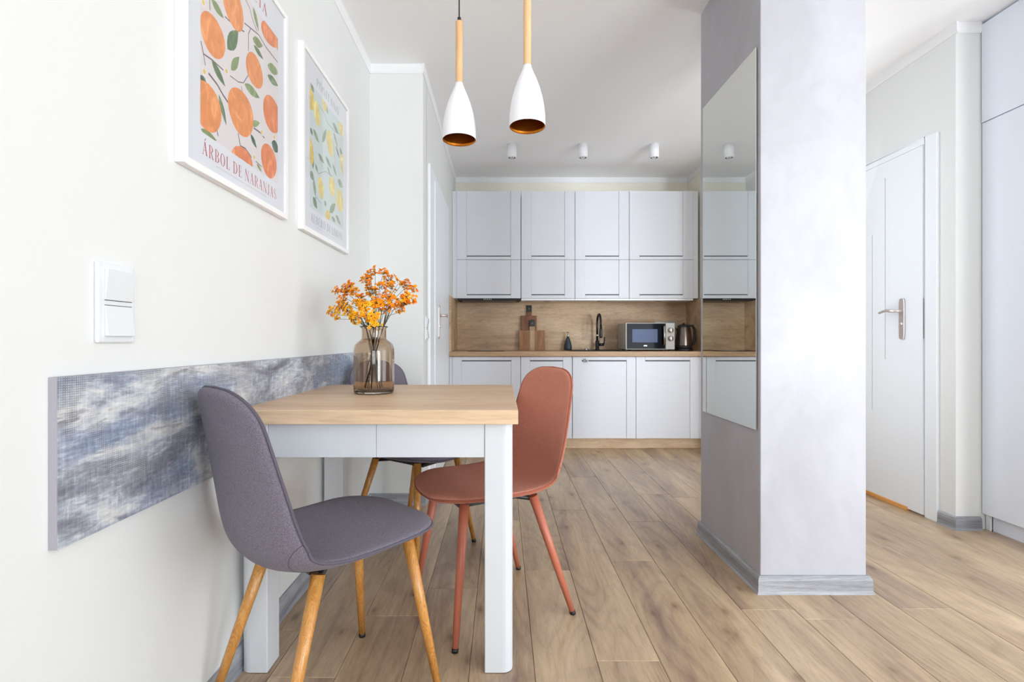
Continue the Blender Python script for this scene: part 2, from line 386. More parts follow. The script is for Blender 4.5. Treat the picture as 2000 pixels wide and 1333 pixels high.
# wall behind the camera with two window openings
wf = MB()
wins = [(2.85, 5.05, 0.08, 2.38), (-0.15, 1.45, 0.72, 2.20)]
zs = [0, 0.08, 0.72, 2.20, 2.38, CZ]; xs = [WX-T, -0.15, 1.45, 2.85, 5.05, XR+T]
for i in range(5):
    for k in range(5):
        xm, zm = (xs[i]+xs[i+1])/2, (zs[k]+zs[k+1])/2
        if not any(a < xm < b and c < zm < d for a, b, c, d in wins): wf.box(xs[i], xs[i+1], YB-T, YB, zs[k], zs[k+1])
struct(wf.build('wall_front', M['wall']))
for i, (x0, x1, z0, z1) in enumerate(wins):
    fr = MB(); t = 0.06; ym = YB-0.08
    fr.box(x0, x0+t, ym-0.03, ym+0.03, z0, z1).box(x1-t, x1, ym-0.03, ym+0.03, z0, z1)
    fr.box(x0+t, x1-t, ym-0.03, ym+0.03, z0, z0+t).box(x0+t, x1-t, ym-0.03, ym+0.03, z1-t, z1)
    if i == 0: fr.box((x0+x1)/2-0.05, (x0+x1)/2+0.05, ym-0.03, ym+0.03, z0+t, z1-t)
    wo = struct(fr.build('window_%d' % (i+1), M['white']))
    bx('pane', M['pane'], wo, x0+t, x1-t, ym-0.004, ym, z0+t, z1-t, 0)

# cornices: a small flat band under the ceiling with a chamfer
def cornice(idx, p0, p1, nrm):
    """runs p0 -> p1, sticks out along nrm"""
    h = 0.055; t = 0.008
    (xa, ya), (xb, yb) = p0, p1; nx, ny = nrm
    prof = [(0, CZ), (0, CZ-h), (t*0.5, CZ-h), (t, CZ-h+0.008), (t, CZ-0.003), (t+0.004, CZ)]
    vs = [(xa+nx*d, ya+ny*d, z) for d, z in prof]+[(xb+nx*d, yb+ny*d, z) for d, z in prof]
    n = len(prof)
    return struct(MB().add(vs, [tuple(range(n)), tuple(range(n, 2*n))]+[(i, (i+1) % n, n+(i+1) % n, n+i) for i in range(n)]).build('trim_%d' % idx, M['cornice']))
cornice(1, (WX, YB), (WX, JY), (1, 0)); cornice(2, (WX, JY), (KX, JY), (0, -1)); cornice(3, (KX, JY-0.014), (KX, BY), (1, 0))
cornice(4, (KX, BY), (KR, BY), (0, -1)); cornice(5, (KR, 3.75), (KR, BY), (-1, 0))
cornice(6, (RX, SY-0.014), (RX, BY), (-1, 0)); cornice(7, (RX, SY), (WD, SY), (0, -1))

# the pillar (free-standing plastered column)
px0, px1, py0, py1 = 0.995, 1.403, 1.872, 2.432
pil = MB().box(px0, px1, py0, py1, 0, CZ).build('wall_pillar', M['pillar'], None, 0.004, 3); struct(pil)

# baseboards: profile with a lip
def skirting(name, p0, p1, nrm, mat, ext0=0.0, ext1=0.0, h=0.066):
    (xa, ya), (xb, yb) = p0, p1; nx, ny = nrm
    L = math.hypot(xb-xa, yb-ya); dx, dy = (xb-xa)/L, (yb-ya)/L
    prof = [(0, 0), (0.022, 0), (0.020, 0.004), (0.016, 0.010), (0.015, h-0.016), (0.012, h-0.006), (0.007, h), (0, h)]
    a = []; b = []
    for d, z in prof:
        a.append((xa+nx*d-dx*d*ext0, ya+ny*d-dy*d*ext0, z)); b.append((xb+nx*d+dx*d*ext1, yb+ny*d+dy*d*ext1, z))
    n = len(prof)
    return struct(MB().add(a+b, [tuple(range(n)), tuple(range(n, 2*n))]+[(i, (i+1) % n, n+(i+1) % n, n+i) for i in range(n)]).build(name, mat))
skirting('baseboard_left', (WX, YB), (WX, JY), (1, 0), M['skirting'])
skirting('baseboard_alcove', (WX, JY), (KX, JY), (0, -1), M['skirting_x'], 0, 1)
skirting('baseboard_kitchen_left', (KX, JY), (KX, 3.06), (1, 0), M['skirting'], 1, 0)
skirting('baseboard_hall', (RX, SY), (RX, 2.585), (-1, 0), M['skirting'], 1, 0)
skirting('baseboard_stub', (RX, SY), (WD-0.004, SY), (0, -1), M['skirting_x'], 1, 0)
skirting('baseboard_pillar_front', (px0, py0), (px1, py0), (0, -1), M['skirting_x'], 1, 1)
skirting('baseboard_pillar_left', (px0, py0), (px0, py1), (-1, 0), M['skirting'], 1, 0.3)
skirting('baseboard_pillar_right', (px1, py0), (px1, py1), (1, 0), M['skirting'], 1, 0)

# ------------------------------------------------------------------ doors (structure)
def lever_set(parent, x, y, z, nx, dy):
    """plate + lever on a door leaf whose face is at x, normal nx; the lever points along dy"""
    pl = MB(); prof = []
    w, h = 0.019, 0.118
    for q in range(24):
        a = 2*PI*q/24; prof.append((y+math.copysign(abs(math.cos(a))**0.45, math.cos(a))*w, z-0.045+math.copysign(abs(math.sin(a))**0.25, math.sin(a))*h))
    pl.prism(prof, 'x', x, x+nx*0.009)
    plate = pl.build('handle_plate', M['nickel'], parent, 0.002)
    MB().lathe([(0.011, 0), (0.011, 0.004), (0.006, 0.006), (0, 0.006)], (0, 0, 0), 20).build('key_cylinder', M['chrome'], plate, world=False)
    kc = plate.children[0]; kc.location = (x+nx*0.009, y, z-0.075); kc.rotation_euler = (0, nx*PI/2, 0)
    lv = MB()
    pts = [(x+nx*0.009, y, z), (x+nx*0.035, y, z), (x+nx*0.046, y+dy*0.010, z), (x+nx*0.050, y+dy*0.03, z+0.003),
           (x+nx*0.050, y+dy*0.06, z+0.006), (x+nx*0.048, y+dy*0.09, z+0.001), (x+nx*0.046, y+dy*0.115, z-0.006)]
    lv.tube(pts, [0.010, 0.009, 0.0095, 0.010, 0.009, 0.0075, 0.006], 14)
    lv.build('lever', M['nickel'], parent)

# door_1 : hall door on the right, behind the pillar
ft = 2.081
d1 = struct(MB().box(RX-0.004, RX+0.0, 2.668, 3.478, 0.012, 2.04).build('door_1', M['door_white'], None))
leaf = MB()
gy = [(2.928, 0.856, 1.947), (3.03, 0.539, 1.624)]
# leaf front skin made of strips so that the two grooves are real
lx0, lx1 = RX-0.022, RX-0.004
def leaf_with_grooves(x0, x1, y0, y1, z0, z1, grooves, g=0.004):
    mb = MB(); ys = [y0]
    for gyy, a, b in grooves: ys += [gyy-g/2, gyy+g/2]
    ys.append(y1)
    for i in range(0, len(ys)-1):
        if i % 2 == 0: mb.box(x0, x1, ys[i], ys[i+1], z0, z1)
        else:
            gg = grooves[i//2]; mb.box(x0, x1, ys[i], ys[i+1], z0, gg[1]); mb.box(x0, x1, ys[i], ys[i+1], gg[2], z1)
    return mb
leaf_with_grooves(lx0, lx1, 2.668, 3.478, 0.012, 2.04, gy).build('leaf', M['door_white'], d1)
for gyy, a, b in gy: bx('groove_inlay', M['nickel'], d1, lx0+0.006, lx0+0.010, gyy-0.002, gyy+0.002, a, b, 0)
fr = MB().box(RX-0.016, RX, 2.587, 2.663, 0, ft).box(RX-0.016, RX, 3.483, 3.56, 0, ft).box(RX-0.016, RX, 2.663, 3.483, 2.045, ft)
fr.build('door_frame', M['door_white'], d1, 0.003)
lever_set(d1, lx0, 2.80, 1.138, -1, 1)
bx('latch_plate', M['nickel'], d1, lx0+0.002, lx0+0.016, 2.6665, 2.668, 0.98, 1.20, 0)
struct(bx('threshold', M['threshold'], None, RX-0.030, RX+0.0, 2.767, 3.44, 0.0, 0.0225, 0.002))
bpy.data.objects['threshold'].name = 'trim_8'

# door_2 : door in the kitchen's left wall
d2 = struct(MB().box(KX, KX+0.004, 3.255, 4.06, 0.012, 2.04).build('door_2', M['door_white'], None))
leaf_with_grooves(KX+0.004, KX+0.022, 3.255, 4.06, 0.012, 2.04, [(3.56, 0.5, 1.60), (3.70, 0.85, 1.94)]).build('leaf', M['door_white'], d2)
for gyy, a, b in [(3.56, 0.5, 1.60), (3.70, 0.85, 1.94)]: bx('groove_inlay', M['nickel'], d2, KX+0.012, KX+0.016, gyy-0.002, gyy+0.002, a, b, 0)
MB().box(KX, KX+0.016, 3.06, 3.245, 0, 2.085).box(KX, KX+0.016, 4.07, 4.14, 0, 2.085).box(KX, KX+0.016, 3.245, 4.07, 2.045, 2.085).build('door_frame', M['door_white'], d2, 0.003)
lever_set(d2, KX+0.022, 3.40, 1.143, 1, 1)

# ------------------------------------------------------------------ wardrobe, right
wr = thing('wardrobe', 'tall built-in wardrobe with smooth pale blue-grey doors at the right edge', 'wardrobe', (WD+0.3, 2.18, 0))
bx('carcass', M['wardrobe'], wr, WD+0.024, WE, 1.868, SY-0.006, 0.0875, 2.588)
bx('plinth', M['wardrobe'], wr, WD+0.034, WE-0.002, 1.88, SY-0.03, 0.0005, 0.0865)
bx('corner_foot', M['white'], wr, WD+0.022, WD+0.033, SY-0.028, SY-0.006, 0.0005, 0.0865)
for k in range(1):
    y1 = SY-0.006-k*0.62; y0 = y1-0.617
    bx('door', M['wardrobe'], wr, WD+0.003, WD+0.023, y0, y1, 0.084, 2.079, 0.001)
    bx('top_door', M['wardrobe'], wr, WD, WD+0.023, y0, y1, 2.083, 2.585, 0.001)

# ------------------------------------------------------------------ kitchen
CY = 4.30; UY = 4.55
def kx(px, y=CY): return (px-PX)*y/F
def cab_door(parent, x0, x1, z0, z1, yf, grip, sw):
    """shaker-like front: two stiles, recessed panel, grip rail at one end (grip = 'top' or 'bottom')"""
    t = 0.020; rec = 0.006; rail = 0.030; gap = 0.008
    fr_ = [(x0, z0), (x0+sw, z0), (x0+sw, z1), (x0, z1)]
    d = MB().box(x0+sw-0.001, x1-sw+0.001, yf+t+0.0003, yf+t+0.002, z0, z1).build('door', M['cab_z'], parent)
    bx('stile', M['cab_z'], d, x0, x0+sw, yf, yf+t, z0, z1, 0.0012); bx('stile', M['cab_z'], d, x1-sw, x1, yf, yf+t, z0, z1, 0.0012)
    if grip == 'bottom': pz0, pz1, rz0, rz1 = z0+rail+gap, z1, z0, z0+rail
    else: pz0, pz1, rz0, rz1 = z0, z1-rail-gap, z1-rail, z1
    e = 0.0008
    bx('panel', M['cab_x'], d, x0+sw+e, x1-sw-e, yf+rec, yf+t, pz0, pz1, 0.001)
    # grip rail: slightly hollowed finger ledge
    y0 = yf-0.001
    prof = [(y0, rz0), (yf+t, rz0), (yf+t, rz1), (y0+0.006, rz1), (y0, rz1-0.006)] if grip == 'bottom' else [(y0, rz0+0.006), (y0+0.006, rz0), (yf+t, rz0), (yf+t, rz1), (y0, rz1)]
    MB().prism(prof, 'x', x0+sw+e, x1-sw-e).build('grip_rail', M['cab_x'], d, 0.0008)
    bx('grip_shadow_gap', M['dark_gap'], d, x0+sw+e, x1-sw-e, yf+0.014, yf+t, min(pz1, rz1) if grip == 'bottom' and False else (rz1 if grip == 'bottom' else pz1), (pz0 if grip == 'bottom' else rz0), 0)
    return d
ul = ['leftmost white wall cabinet, over the cooker hood with bare worktop below', 'white wall cabinet above the two wooden chopping boards',
      'white wall cabinet above the soap bottle and black tap', 'rightmost wide white wall cabinet, above microwave and kettle']
ux = [(-0.4215, 0.178), (0.184, 0.6830), (0.6875, 1.1905), (1.195, 1.790)]
for (x0, x1), lab in zip(ux, ul):
    c = thing('wall_cabinet', lab, 'cabinet', ((x0+x1)/2, BY, 1.345), 'white wall cabinets')
    bx('carcass', M['cab_z'], c, x0+0.001, x1-0.001, UY+0.0225, BY-0.001, 1.366 , 2.366, 0.001)
    cab_door(c, x0, x1, 1.7255, 2.368, UY, 'bottom', 0.093)
    cab_door(c, x0, x1, 1.363, 1.7225, UY, 'bottom', 0.093)
    if x0 > 0:
        bx('light_pelmet', M['white'], c, x0-0.0015, x1+0.0015, UY+0.004, UY+0.20, 1.343, 1.361, 0.001)
        MB().lathe([(0, 1.3425), (0.030, 1.3425), (0.030, 1.3405), (0.024, 1.339), (0, 1.339)], ((x0+x1)/2, UY+0.10, 0), 24).build('puck_light', M['steel'], c)
tag(bx('filler_panel', M['cab_z'], None, KX+0.002, -0.4225, UY+0.004, BY-0.02, 1.363, 2.368), 'narrow white filler strip between left wall and leftmost wall cabinet', 'panel')
tag(bx('filler_panel', M['cab_z'], None, 1.7925, KR-0.021, UY+0.006, UY+0.024, 1.363, 2.368), 'narrow white filler strip right of the rightmost wall cabinet', 'panel')
hd = thing('cooker_hood', 'slim dark cooker hood under the leftmost wall cabinet', 'cooker hood', (-0.12, BY, 1.35))
bx('hood_body', M['dark_gap'], hd, -0.415, 0.172, UY+0.012, BY-0.03, 1.347, 1.3635, 0.001)
bx('hood_filter', M['matt_black'], hd, -0.38, 0.14, UY+0.03, BY-0.05, 1.343, 1.3465, 0.001)
for k in range(5):
    MB().lathe([(0, 0), (0.0045, 0), (0.0045, 0.004), (0, 0.004)], (-0.165+k*0.016, UY+0.008, 1.354), 12, axis='y').build('button', M['plastic'], hd)

bl = ['leftmost white base cabinet, below the slim black hob', 'narrow white base cabinet behind the terracotta chair',
      'white base cabinet with small chrome hook on its top rail', 'rightmost white base cabinet, next to the mirrored pillar']
bxs = [(-0.4345, 0.1655), (0.1695, 0.6215), (0.6275, 1.1845), (1.1885, 1.7455)]
for i, ((x0, x1), lab) in enumerate(zip(bxs, bl)):
    c = thing('base_cabinet', lab, 'cabinet', ((x0+x1)/2, 4.6, 0.0), 'white base cabinets')
    bx('carcass', M['cab_z'], c, x0+0.001, x1-0.001, CY+0.0225, BY-0.02, 0.103, 0.825, 0.001)
    cab_door(c, x0, x1, 0.101, 0.821, CY, 'top', 0.080)
    if i == 2:
        hk = MB().box(0.722, 0.742, CY-0.006, CY-0.0015, 0.776, 0.806).tube([(0.750, CY-0.004, 0.786), (0.752, CY-0.014, 0.786), (0.752, CY-0.020, 0.780), (0.752, CY-0.022, 0.772)], 0.004, 10)
        hk.tube([(0.745, CY-0.003, 0.786), (0.768, CY-0.003, 0.786)], 0.004, 10)
        hk.build('hook', M['chrome'], c)['label'] = 'small chrome hook'
tag(bx('filler_panel', M['cab_z'], None, KX+0.002, -0.4365, CY+0.004, CY+0.022, 0.101, 0.823), 'narrow white filler strip between left wall and leftmost base cabinet', 'panel')
tag(bx('filler_panel', M['cab_z'], None, 1.7475, KR-0.001, CY+0.004, CY+0.022, 0.101, 0.823), 'narrow white filler strip right of the rightmost base cabinet', 'panel')
tag(bx('plinth', M['splash'], None, KX+0.002, KR-0.001, 4.36, 4.378, 0.0005, 0.0995), 'oak-look plinth board under the white base cabinets', 'plinth')
tag(bx('worktop', M['worktop'], None, KX+0.001, KR-0.001, 4.28, BY-0.019, 0.8265, 0.871, 0.003), 'long oak-look kitchen worktop on the white base cabinets', 'worktop')
tag(bx('backsplash', M['splash'], None, KX+0.019, KR-0.019, BY-0.018, BY-0.0005, 0.8715, 1.3625, 0.0005), 'oak-look backsplash panel behind the worktop', 'backsplash')
tag(bx('backsplash', M['splash'], None, KX+0.0005, KX+0.018, 4.285, BY-0.0005, 0.8715, 1.362, 0.0005), 'short oak-look side splash panel on the kitchen left wall', 'backsplash')
tag(bx('backsplash', M['splash'], None, KR-0.018, KR-0.0005, 4.285, BY-0.0005, 0.8715, 1.3605, 0.0005), 'short oak-look side splash panel right of the kettle', 'backsplash')
hb = thing('hob', 'narrow black glass hob set in the worktop at the left', 'hob', (-0.14, 4.6, 0.871))
bx('glass_plate', M['black_glass'], hb, -0.300, 0.022, 4.33, 4.81, 0.8712, 0.8765, 0.001)
MB().lathe([(0.085, 0), (0.085, 0.0004), (0.082, 0.0004), (0.082, 0)], (-0.14, 4.45, 0.8766), 40).build('cooking_zone', M['steel'], hb)
MB().lathe([(0.07, 0), (0.07, 0.0004), (0.067, 0.0004), (0.067, 0)], (-0.14, 4.68, 0.8766), 40).build('cooking_zone', M['steel'], hb)

# sink (black composite with bowl and drainer)
sk = thing('sink', 'black composite sink let into the worktop below the tap', 'sink', (0.87, 4.58, 0.871))
sx0, sx1, sy0, sy1 = 0.625, 1.125, 4.36, 4.83
mb = MB(); zt, zb = 0.8765, 0.8715
bx0, bx1, by0, by1 = 0.665, 1.085, 4.40, 4.71
mb.box(sx0, bx0, sy0, sy1, zb, zt).box(bx1, sx1, sy0, sy1, zb, zt).box(bx0, bx1, sy0, by0, zb, zt).box(bx0, bx1, by1, sy1, zb, zt)
mb.build('rim', M['sink'], sk, 0.001)
bx('bowl', plain('black_bowl', srgb(20, 18, 18), 0.5), sk, bx0+0.001, bx1-0.001, by0+0.001, by1-0.001, 0.8712, 0.8722, 0)
MB().lathe([(0.0, 0.016), (0.012, 0.016), (0.017, 0.011), (0.017, 0.005), (0.021, 0.0), (0, 0)], (0.827, 4.765, 0.8766), 20).build('waste_knob', M['chrome'], sk)

# tap
tp = thing('kitchen_tap', 'tall matt black kitchen tap with arched spout behind the sink', 'tap', (0.935, 4.765, 0.877))
X, Y, Z = 0.935, 4.765, 0.8768
MB().lathe([(0, 0), (0.024, 0), (0.024, 0.006), (0.0185, 0.009), (0.0185, 0.085), (0.014, 0.092), (0, 0.092)], (X, Y, Z), 24).build('tap_body', M['matt_black'], tp)
arc = [(X, Y, Z+0.09), (X, Y, Z+0.24)]
for k in range(1, 13):
    a = PI*k/12; arc.append((X, Y-0.085+0.085*math.cos(a), Z+0.255+0.088*math.sin(a)))
arc.append((X, Y-0.172, Z+0.22))
MB().tube(arc, 0.0105, 14).build('spout', M['matt_black'], tp)
MB().tube([(X, Y-0.172, Z+0.225), (X, Y-0.174, Z+0.19), (X, Y-0.175, Z+0.13), (X, Y-0.175, Z+0.115)], [0.012, 0.0145, 0.016, 0.013], 16).build('spray_head', M['matt_black'], tp)
MB().tube([(X, Y, Z+0.128), (X, Y, Z+0.150)], 0.0135, 16).build('chrome_collar', M['chrome'], tp)
MB().tube([(X+0.015, Y, Z+0.050), (X+0.062, Y, Z+0.050)], 0.0135, 16).build('valve', M['matt_black'], tp)
MB().tube([(X+0.060, Y, Z+0.050), (X+0.068, Y-0.004, Z+0.070), (X+0.070, Y-0.006, Z+0.125)], [0.0085, 0.006, 0.005], 12).build('lever', M['matt_black'], tp)

# soap dispenser
sp = thing('soap_dispenser', 'dark navy teardrop soap dispenser with chrome pump beside the tap', 'soap dispenser', (0.652, 4.79, 0.871))
X, Y, Z = 0.652, 4.79, 0.8768
MB().lathe([(0, 0), (0.036, 0), (0.0385, 0.006), (0.0375, 0.035), (0.031, 0.07), (0.021, 0.10), (0.0125, 0.122), (0.011, 0.128), (0, 0.128)], (X, Y, Z), 28).build('bottle', M['navy'], sp)
pm = MB().lathe([(0, 0.128), (0.013, 0.128), (0.013, 0.142), (0.006, 0.147), (0.006, 0.166), (0.011, 0.169), (0.012, 0.176), (0, 0.178)], (X, Y, Z), 20)
pm.tube([(X, Y, Z+0.170), (X-0.01, Y-0.02, Z+0.171), (X-0.018, Y-0.036, Z+0.164)], [0.0055, 0.005, 0.004], 10)
pm.build('pump', M['chrome'], sp)

# chopping boards
def chop(lab, x0, x1, hx0, hx1, zb, zt, ht, bandz, yb, lean, mats, stripes):
    b = thing('chopping_board', lab, 'chopping board', ((x0+x1)/2, yb, 0.8715), 'wooden chopping boards')
    cx = (x0+x1)/2; th = 0.016
    def R(n): return n
    pts = [(hx0-cx, 0)]
    body = MB()
    for i, (a, c, mi) in enumerate(stripes):
        body.box(x0-cx+(x1-x0)*a, x0-cx+(x1-x0)*c, 0, th, 0, zt-zb, mi)
    o = body.build('board', mats, b, 0.0012, world=False)
    h = MB().box(hx0-cx, hx1-cx, 0, th, zt-zb, bandz-zb).build('handle', mats[-1], b, 0.002, world=False)
    g = MB().box(hx0-cx-0.0006, hx1-cx+0.0006, -0.0006, th+0.0006, bandz-zb, ht-zb).build('black_band', M['black'], b, 0.002, world=False)
    g['label'] = 'black handle end'
    MB().lathe([(0, 0), (0.005, 0), (0.005, 0.0012), (0, 0.0012)], ((hx0+hx1)/2-cx, -0.0018, (bandz+ht)/2-zb), 14, axis='y').build('eyelet', M['steel'], b, world=False)
    b.rotation_euler = (-lean, 0, 0)
    return b
chop('taller narrow wooden chopping board standing behind the wider one', 0.190, 0.346, 0.246, 0.297, 0.8715, 1.216, 1.320, 1.253, 4.796, math.radians(5), [M['board_wood_red'], M['board_wood_red'], M['board_wood_red']], [(0, 0.33, 0), (0.33, 0.66, 1), (0.66, 1, 2)])
chop('wide wooden chopping board with pale centre stripe leaning in front', 0.1725, 0.424, 0.274, 0.325, 0.8715, 1.068, 1.172, 1.106, 4.778, math.radians(4), [M['board_wood'], M['board_wood'], M['board_wood_pale']], [(0, 0.42, 0), (0.42, 0.60, 2), (0.60, 1, 1)])

# triple socket frame on the backsplash, behind the microwave
so = thing('socket_panel', 'silver-grey triple power socket frame on the backsplash behind the microwave', 'socket', (1.635, BY-0.02, 1.11))
bx('frame', M['silver_plastic'], so, 1.523, 1.749, BY-0.028, BY-0.0185, 1.078, 1.160, 0.003)
for k in range(3):
    cx = 1.564+k*0.072
    MB().lathe([(0.021, 0), (0.025, -0.002), (0.025, 0.001)], (cx, BY-0.0285, 1.119), 24, axis='y').build('socket_insert', M['plastic'], so)

# microwave
mw = thing('microwave', 'silver microwave with dark glass door and two dials', 'microwave', (1.358, 4.60, 0.8715))
mx0, mx1, my0, my1, mz0, mz1 = 1.134, 1.583, 4.452, 4.745, 0.8855, 1.129
bx('body', M['silver_plastic'], mw, mx0, mx1, my0+0.016, my1, mz0, mz1, 0.004)
md = bx('door', M['silver_plastic'], mw, mx0, 1.500, my0, my0+0.015, mz0, mz1, 0.003)
bx('door_glass', M['black_glass'], md, mx0+0.010, 1.497, my0-0.002, my0+0.001, mz0+0.006, mz1-0.006, 0.0006)
bx('viewing_window', M['window_glass'], md, mx0+0.060, 1.425, my0-0.0028, my0-0.0015, mz0+0.065, mz1-0.058, 0.0004)
MB().tube([(1.482, my0-0.022, mz0+0.042), (1.482, my0-0.022, mz1-0.030)], 0.0105, 14).box(1.477, 1.487, my0-0.016, my0, mz0+0.048, mz0+0.062).box(1.477, 1.487, my0-0.016, my0, mz1-0.050, mz1-0.036).build('handle', M['steel'], md)
MB().box(mx0+0.165, mx0+0.195, my0-0.0032, my0-0.0018, mz0+0.030, mz0+0.038).build('logo_plate', M['steel'], md)
bx('control_panel', M['silver_plastic'], mw, 1.502, mx1, my0+0.001, my0+0.015, mz0, mz1, 0.002)
for zz in (1.062, 0.986):
    k = MB().lathe([(0, -0.020), (0.020, -0.020), (0.0235, -0.015), (0.0245, 0)], (1.545, my0, zz), 28, axis='y').build('dial', M['steel'], mw)
    MB().box(1.5425, 1.5475, my0-0.0225, my0-0.019, zz-0.018, zz+0.018).build('dial_grip', M['dark_steel'], k)
for fx in (mx0+0.04, mx1-0.04):
    for fy in (my0+0.03, my1-0.04):
        MB().lathe([(0, 0), (0.012, 0), (0.015, 0.0138), (0, 0.0138)], (fx, fy, 0.8715), 16).build('foot', M['black'], mw)
bx('underside', M['black'], mw, mx0+0.006, mx1-0.006, my0+0.02, my1-0.01, mz0-0.004, mz0-0.0003, 0)

# kettle
kt = thing('kettle', 'dark steel electric kettle on a black base beside the microwave', 'kettle', (1.690, 4.52, 0.8715))
X, Y, Z = 1.690, 4.52, 0.8715
MB().lathe([(0, 0), (0.078, 0), (0.080, 0.008), (0.075, 0.022), (0, 0.022)], (X, Y, Z), 36).build('power_base', M['black'], kt)
MB().lathe([(0, 0.0225), (0.073, 0.0225), (0.074, 0.050), (0, 0.050)], (X, Y, Z), 36).build('black_ring', M['black'], kt)
MB().lathe([(0.0735, 0.0505), (0.0725, 0.09), (0.067, 0.15), (0.060, 0.20), (0.056, 0.218)], (X, Y, Z), 40).build('body', M['dark_steel'], kt)
MB().lathe([(0.0565, 0.2185), (0.054, 0.232), (0.035, 0.243), (0.012, 0.247), (0.011, 0.256), (0, 0.258)], (X, Y, Z), 36).build('lid', M['black'], kt)
MB().tube([(X+0.048, Y, Z+0.235), (X+0.085, Y, Z+0.232), (X+0.103, Y, Z+0.20), (X+0.104, Y, Z+0.12), (X+0.090, Y, Z+0.065), (X+0.070, Y, Z+0.055)], [0.010, 0.012, 0.012, 0.012, 0.011, 0.009], 12).build('handle', M['black'], kt)
MB().add([(X-0.056, Y-0.02, Z+0.205), (X-0.056, Y+0.02, Z+0.205), (X-0.078, Y, Z+0.214), (X-0.060, Y, Z+0.165)], [(0, 2, 3), (2, 1, 3), (0, 1, 2)]).build('spout', M['dark_steel'], kt)

# ceiling spots in the kitchen
for x, lab in ((0.085, 'left'), (0.675, 'middle'), (1.268, 'right')):
    s = thing('ceiling_spot', '%s of the three white cylinder spots on the kitchen ceiling' % {'left': 'leftmost', 'middle': 'middle one', 'right': 'rightmost'}[lab], 'ceiling light', (x, 4.05, CZ), 'white cylinder ceiling spots')
    MB().lathe([(0, -0.0005), (0.040, -0.0005), (0.040, -0.110), (0.037, -0.112), (0.031, -0.112), (0.031, -0.098), (0, -0.098)], (x, 4.05, CZ), 32).build('housing', M['shade_white'], s)
    MB().lathe([(0.0305, -0.100), (0.029, -0.108), (0.021, -0.104), (0.0205, -0.099)], (x, 4.05, CZ), 28).build('reflector_ring', M['dark_gap'], s)
    MB().lathe([(0.0200, -0.0985), (0.020, -0.110), (0.012, -0.114), (0, -0.115)], (x, 4.05, CZ), 24).build('bulb', M['chrome'], s)

# ------------------------------------------------------------------ mirror
mr = thing('wall_mirror', 'tall frameless mirror on the left face of the grey pillar', 'mirror', (px0, 2.14, 0.62))
bx('backing', M['matt_black'], mr, px0-0.0022, px0-0.0002, 1.897, 2.388, 0.625, 2.106, 0)
bx('mirror_glass', M['mirror'], mr, px0-0.0065, px0-0.0024, 1.892, 2.393, 0.62, 2.111, 0.0007)

# ------------------------------------------------------------------ painted board along the wall
bd = thing('wall_board', 'long narrow board with blue-grey abstract print on the left wall', 'wall panel', (WX, 1.7, 0.75))
by0_, by1_ = 0.836, 2.868
bx('core', M['edge_grey'], bd, WX+0.0005, WX+0.0155, by0_, by1_, 0.608, 0.906, 0.0006)
bx('printed_face', M['painting'], bd, WX+0.0157, WX+0.0170, by0_+0.0002, by1_-0.0002, 0.6082, 0.9058, 0)

# ------------------------------------------------------------------ light switches
def switch(name, lab, x, y0, y1, z0, z1, nx):
    s = thing(name, lab, 'light switch', (x, (y0+y1)/2, (z0+z1)/2))
    def XB(n, m, a, b, ya, yb, za, zb, bev): return bx(n, m, s, min(x+nx*a, x+nx*b), max(x+nx*a, x+nx*b), ya, yb, za, zb, bev)
    XB('plate', M['plastic'], 0.0003, 0.009, y0, y1, z0, z1, 0.003)
    W = y1-y0; Hh = (z1-z0); m = W*0.16; zc = (z0+z1)/2
    for up in (1, 0):
        a, b = (zc+Hh*0.035, z1-Hh*0.085) if up else (z0+Hh*0.085, zc-Hh*0.035)
        hi, lo = 0.0175, 0.0105
        t0, t1 = (lo, hi) if up else (hi, lo)   # proud at the outer end
        vs = []
        for yy in (y0+m, y1-m*0.6):
            vs += [(x+nx*0.0092, yy, a), (x+nx*0.0092, yy, b), (x+nx*t1, yy, b), (x+nx*t0, yy, a)]
        MB().add(vs, [(0,1,2,3), (4,7,6,5), (0,3,7,4), (1,5,6,2), (3,2,6,7), (0,4,5,1)]).build('rocker', M['plastic'], s, 0.0012)
        XB('rocker_gap', M['dark_gap'], 0.0088, 0.0098, y0+m, y1-m*0.6, (a-0.0012) if up else b, a if up else (b+0.0012), 0)
switch('light_switch', 'white double light switch on the left wall above the board', WX, 0.929, 1.022, 0.965, 1.122, 1)
switch('light_switch', 'small white double switch beside the kitchen door frame', KX, 2.935, 3.018, 0.97, 1.115, 1)

# ------------------------------------------------------------------ pictures
FXP = WX+0.017     # plane of the picture faces
def onw(px, py, x=FXP):
    d = -x*F/(PX-px); return (d, H+(PY-py)*d/F)
def clip(poly, y0, y1, z0, z1):
    def cut(p, inside, inter):
        out = []
        for i in range(len(p)):
            a, b = p[i-1], p[i]
            if inside(b):
                if not inside(a): out.append(inter(a, b))
                out.append(b)
            elif inside(a): out.append(inter(a, b))
        return out
    def ix(k, v): return lambda a, b: tuple(a[j]+(b[j]-a[j])*(v-a[k])/(b[k]-a[k]) for j in (0, 1))
    for k, v, sgn in ((0, y0, 1), (0, y1, -1), (1, z0, 1), (1, z1, -1)):
        if not poly: return []
        poly = cut(poly, lambda p: (p[k]-v)*sgn >= 0, ix(k, v))
    return poly
def ell(cy, cz, a, b, rot=0, n=26, bumpy=0):
    r = []
    for i in range(n):
        t = 2*PI*i/n; k = 1+bumpy*math.sin(3*t+cy*40); u, v = a*k*math.cos(t), b*k*math.sin(t)
        r.append((cy+u*math.cos(rot)-v*math.sin(rot), cz+u*math.sin(rot)+v*math.cos(rot)))
    return r
